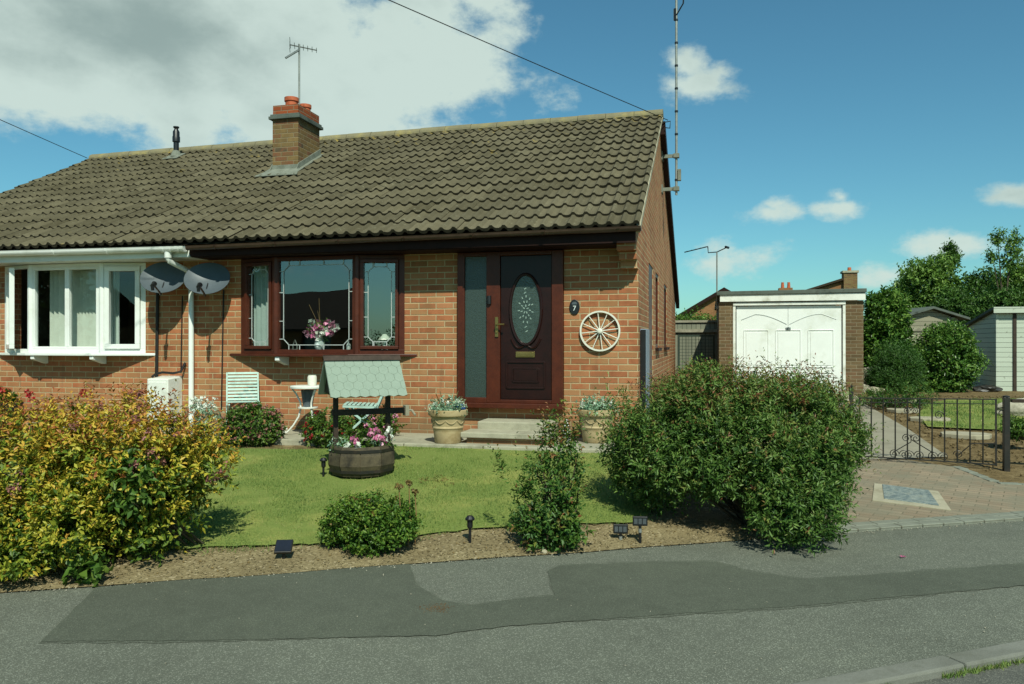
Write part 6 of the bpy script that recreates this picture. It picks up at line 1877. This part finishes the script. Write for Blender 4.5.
tr(1075, 36, 50, 240, 'tree_dark', 700, .22, 'dark tree outside the right edge')
tr(950, 39, 7, 242, 'tree_dark', 120, .16, 'thin dark tree tip poking above the other crowns', [(0, 0, .95, .7, .05), (.6, 0, .90, .6, .04), (0, 0, .85, .9, .06)])
tr(1003, 33, 16, 226, 'tree', 110, .15, 'sparse young tree with bare gaps at the top right', [(-.3, 0, .93, .35, .06), (.6, 0, .90, .5, .07), (-.6, 0, .80, .3, .05), (.5, 0, .78, .6, .09)])

# ================================================================== grass
def in_poly(P, poly):
    poly = np.array(poly); x, y = P[:, 0], P[:, 1]; ins = np.zeros(len(P), bool); j = len(poly) - 1
    for i in range(len(poly)):
        xi, yi = poly[i]; xj, yj = poly[j]
        c_ = ((yi > y) != (yj > y)) & (x < (xj - xi) * (y - yi) / (yj - yi + 1e-12) + xi); ins ^= c_; j = i
    return ins
def grass(name, poly, n, h, w, label=None, dz=0.02):
    poly_a = np.array(poly); lo, hi = poly_a.min(0), poly_a.max(0)
    P = lo + (hi - lo) * rng.random((n, 2)); P = P[in_poly(P + rng.normal(size=P.shape) * .045, poly)]
    bare = np.array([mnoise.noise(Vector((x * 1.6, y * 1.6, 3))) + .5 * mnoise.noise(Vector((x * 5, y * 5, 7))) for x, y in P])
    keep = rng.random(len(P)) > np.clip((bare - .05) * 2.0, 0, .94); P = P[keep]; bare = bare[keep]
    z = np.array([G(x, y) for x, y in P]) + dz - .004
    B = np.column_stack([P, z]); m = len(B)
    a = rng.random(m) * 6.283; s = np.column_stack([np.cos(a), np.sin(a), np.zeros(m)])
    lean = rng.normal(size=(m, 3)) * .55; lean[:, 2] = 1; lean = unit(lean)
    hh = (h * (.5 + .8 * rng.random(m)))[:, None]; ww = w * (.7 + .6 * rng.random(m))[:, None]
    V = np.stack([B - s * ww / 2, B + s * ww / 2, B + lean * hh], 1).reshape(-1, 3); T = np.arange(m * 3).reshape(-1, 3)
    tone = np.clip(.40 + bare * .8 + rng.normal(size=m) * .17, 0, 1)
    o = np_mesh(name, V, T, L['grass'], None, tone); o['kind'] = 'stuff'
    if label: o['label'] = label
    return o
vis = [(x, y) for x, y in LAWN]
grass('lawn_grass', [(max(x, -6.6), y) for x, y in vis], 230000, .030, .0042)
grass('back_lawn_grass', BACKLAWN, 16000, .05, .012)
# weeds in the gutter below the kerb and along the pavement edge
def strip_grass(name, a, b, n, wid, h, z, clump=1.0):
    a, b = Vector(a), Vector(b); t_ = rng.random(n); k = np.array([mnoise.noise(Vector((q * (b - a).length * 2.2 * clump, 1, 2))) for q in t_]); t_ = t_[k > (.02 if clump < .85 else -.12)]
    m = len(t_); off_ = rng.normal(size=(m, 2)) * wid
    B = np.array(a)[None] + np.array(b - a)[None] * t_[:, None]; B[:, :2] += off_; B[:, 2] = z
    an = rng.random(m) * 6.283; s = np.column_stack([np.cos(an), np.sin(an), np.zeros(m)]); lean = rng.normal(size=(m, 3)) * .6; lean[:, 2] = 1; lean = unit(lean)
    hh = (h * (.4 + rng.random(m)))[:, None]
    V = np.stack([B - s * .003, B + s * .003, B + lean * hh], 1).reshape(-1, 3)
    o = np_mesh(name, V, np.arange(m * 3).reshape(-1, 3), L['grass'], None, np.clip(.4 + rng.normal(size=m) * .2, 0, 1)); o['kind'] = 'stuff'; return o
ka, kb = KA - KN * .125 + KD * .35, KA - KN * .125 + KD * 1.8
strip_grass('kerb_weeds', ka - KN * .0, kb, 1500, .012, .028, -.035, .9)
strip_grass('bed_edge_weeds', Vector((-6.5, edge_y(-6.5) + .54, .05)), Vector((-.6, edge_y(-.6) + .54, .06)), 2600, .05, .05, .05, .8)
# soil crumbs, stones and dead leaves lying in the front bed
def crumbs(name, n, area, size, mats, kind='stuff'):
    V, T = [], []
    oct_v = np.array([[1, 0, 0], [-1, 0, 0], [0, 1, 0], [0, -1, 0], [0, 0, 1], [0, 0, -1]], float); oct_t = np.array([[0, 2, 4], [2, 1, 4], [1, 3, 4], [3, 0, 4], [2, 0, 5], [1, 2, 5], [3, 1, 5], [0, 3, 5]])
    for i in range(n):
        x, y, z = area(); s = size * random.uniform(.4, 1.5)
        q = oct_v * (s * np.array([random.uniform(.6, 1.3), random.uniform(.6, 1.3), random.uniform(.4, .9)])) * (1 + .25 * rng.normal(size=(6, 1)))
        a = random.uniform(0, 6.28); ca, sa = math.cos(a), math.sin(a); q = q @ np.array([[ca, sa, 0], [-sa, ca, 0], [0, 0, 1]])
        V.append(q + np.array([x, y, z])); T.append(oct_t + i * 6)
    o = np_mesh(name, np.concatenate(V), np.concatenate(T), mats); o['kind'] = kind; return o
def bed_pt():
    x = random.uniform(-5, .6); y = edge_y(x) + random.uniform(-0.04, .60); return x, y, G(x, y) + .010
crumbs('soil_clods', 4200, bed_pt, .0055, M['soil'])
crumbs('leaf_litter', 380, bed_pt, .007, surf('leaf_litter', '#4a3a22', '#8a7648', .9, 20, 60, .1))
def edge_pt():
    x = random.uniform(-5, 3); y = edge_y(x) - abs(random.gauss(0, .05)); return x, y, .006
def side_pt():
    x = random.uniform(1.6, 7); y = random.uniform(edge_y(x) + 1.9, 18.5)
    while x < 3.0 and y < 18 and x < 2.95: x = random.uniform(2.95, 7)
    return x, y, G(x, y) + .005
crumbs('side_bed_clods', 3600, side_pt, .016, M['side_soil'])
crumbs('path_grit', 500, edge_pt, .005, M['rock'])
def loose_pt():
    a_ = random.uniform(-5, 4); y = random.uniform(1.2, edge_y(a_)); p = Vector((a_, y, 0))
    while (p - KA).dot(KN) < .1: p.y += .3
    return p.x, p.y, .006
crumbs('loose_grit', 420, loose_pt, .0035, M['rock'])
def deb_pt():
    p = at_z(random.gauss(437, 9), random.gauss(608, 2.4), .006); return p.x, p.y, p.z
crumbs('leaf_debris', 260, deb_pt, .0032, surf('dead_leaf', '#4c3c28', '#6d583c', .9, 20, 60, .1))
for i, (u, v, s, lb) in enumerate(((544, 553, .022, 'small pale pebble on the soil edge below the upright shrub'),)):
    p = on_g(u, v); o = rock(p, (s, s, s * .8), lb, 'rock_buff', 12); o['category'] = 'pebble'; o.name = 'pebble'; del o['group']
p = at_z(902, 557, .006)
o = np_mesh('fallen_petal', *leaf_arrays(np.zeros((3, 3)), np.array([[1, 0, .3], [-.5, .8, .3], [-.4, -.8, .3]]), np.array([[0, 0, 1.]] * 3), np.full(3, .028), np.full(3, .022)), L['pink'], None, np.full(6, .2)); o.location = p
tag(o, 'tiny pink petal lying on the pavement', 'petal')

# ================================================================== across the street (mirrored in the window glass)
t = thing('opposite_bungalow', (-23, -21, 0), 'plain bungalow across the street, mirrored in the mahogany window', 'house', rz=R(28))
mb = MB(); mb.wall('x', 0, .3, -7, 7, 0, 2.4, [(-5, -2.6, .9, 2.1), (-.6, .4, 0, 2.05), (2.6, 5, .9, 2.1)]); mb.box(-7, -6.7, -7, 0, 0, 2.4); mb.box(6.7, 7, -7, 0, 0, 2.4); mb.box(-7, 7, -7.3, -7, 0, 2.4); mb.build('wall', M['brick_far'], t)
mb = MB(); mb.extrude([(-7.3, .7, 2.3), (-7.3, -3.5, 4.7), (-7.3, -7.7, 2.3), (-7.3, -7.7, 2.2), (-7.3, -3.5, 4.55), (-7.3, .7, 2.2)], (14.6, 0, 0)); mb.build('roof', M['tile_far'], t)
for x0, x1, z0 in ((-5, -2.6, .9), (2.6, 5, .9)):
    mb = MB(); mb.box(x0 + .002, x1 - .002, .1, .16, z0 + .002, 2.098); mb.build('window', M['frosted'], t)
mb = MB(); mb.box(-.598, .398, .1, .16, .002, 2.048); mb.build('door', M['maroon'], t)
p = Vector((-17.5, 2.4, 0))
tree('broad street tree out of frame to the left, mirrored in the left leaded pane', p, 2.6, 6.0, 'tree_dark', 900, .25, DL)
t = thing('hedge', (-2, -24, 0), 'low hedge across the street, mirrored in the right leaded pane', 'hedge')
leaf_part('foliage', L['tree_dark'], t, shoots([(-9 + 3.0 * k, -24 + .5 * math.sin(k), 1.0, 1.9, 1.2, 1.1 + .3 * math.sin(k * 2.3)) for k in range(7)], 900, 7, .5, .2, .1), (-2, -24, 0))
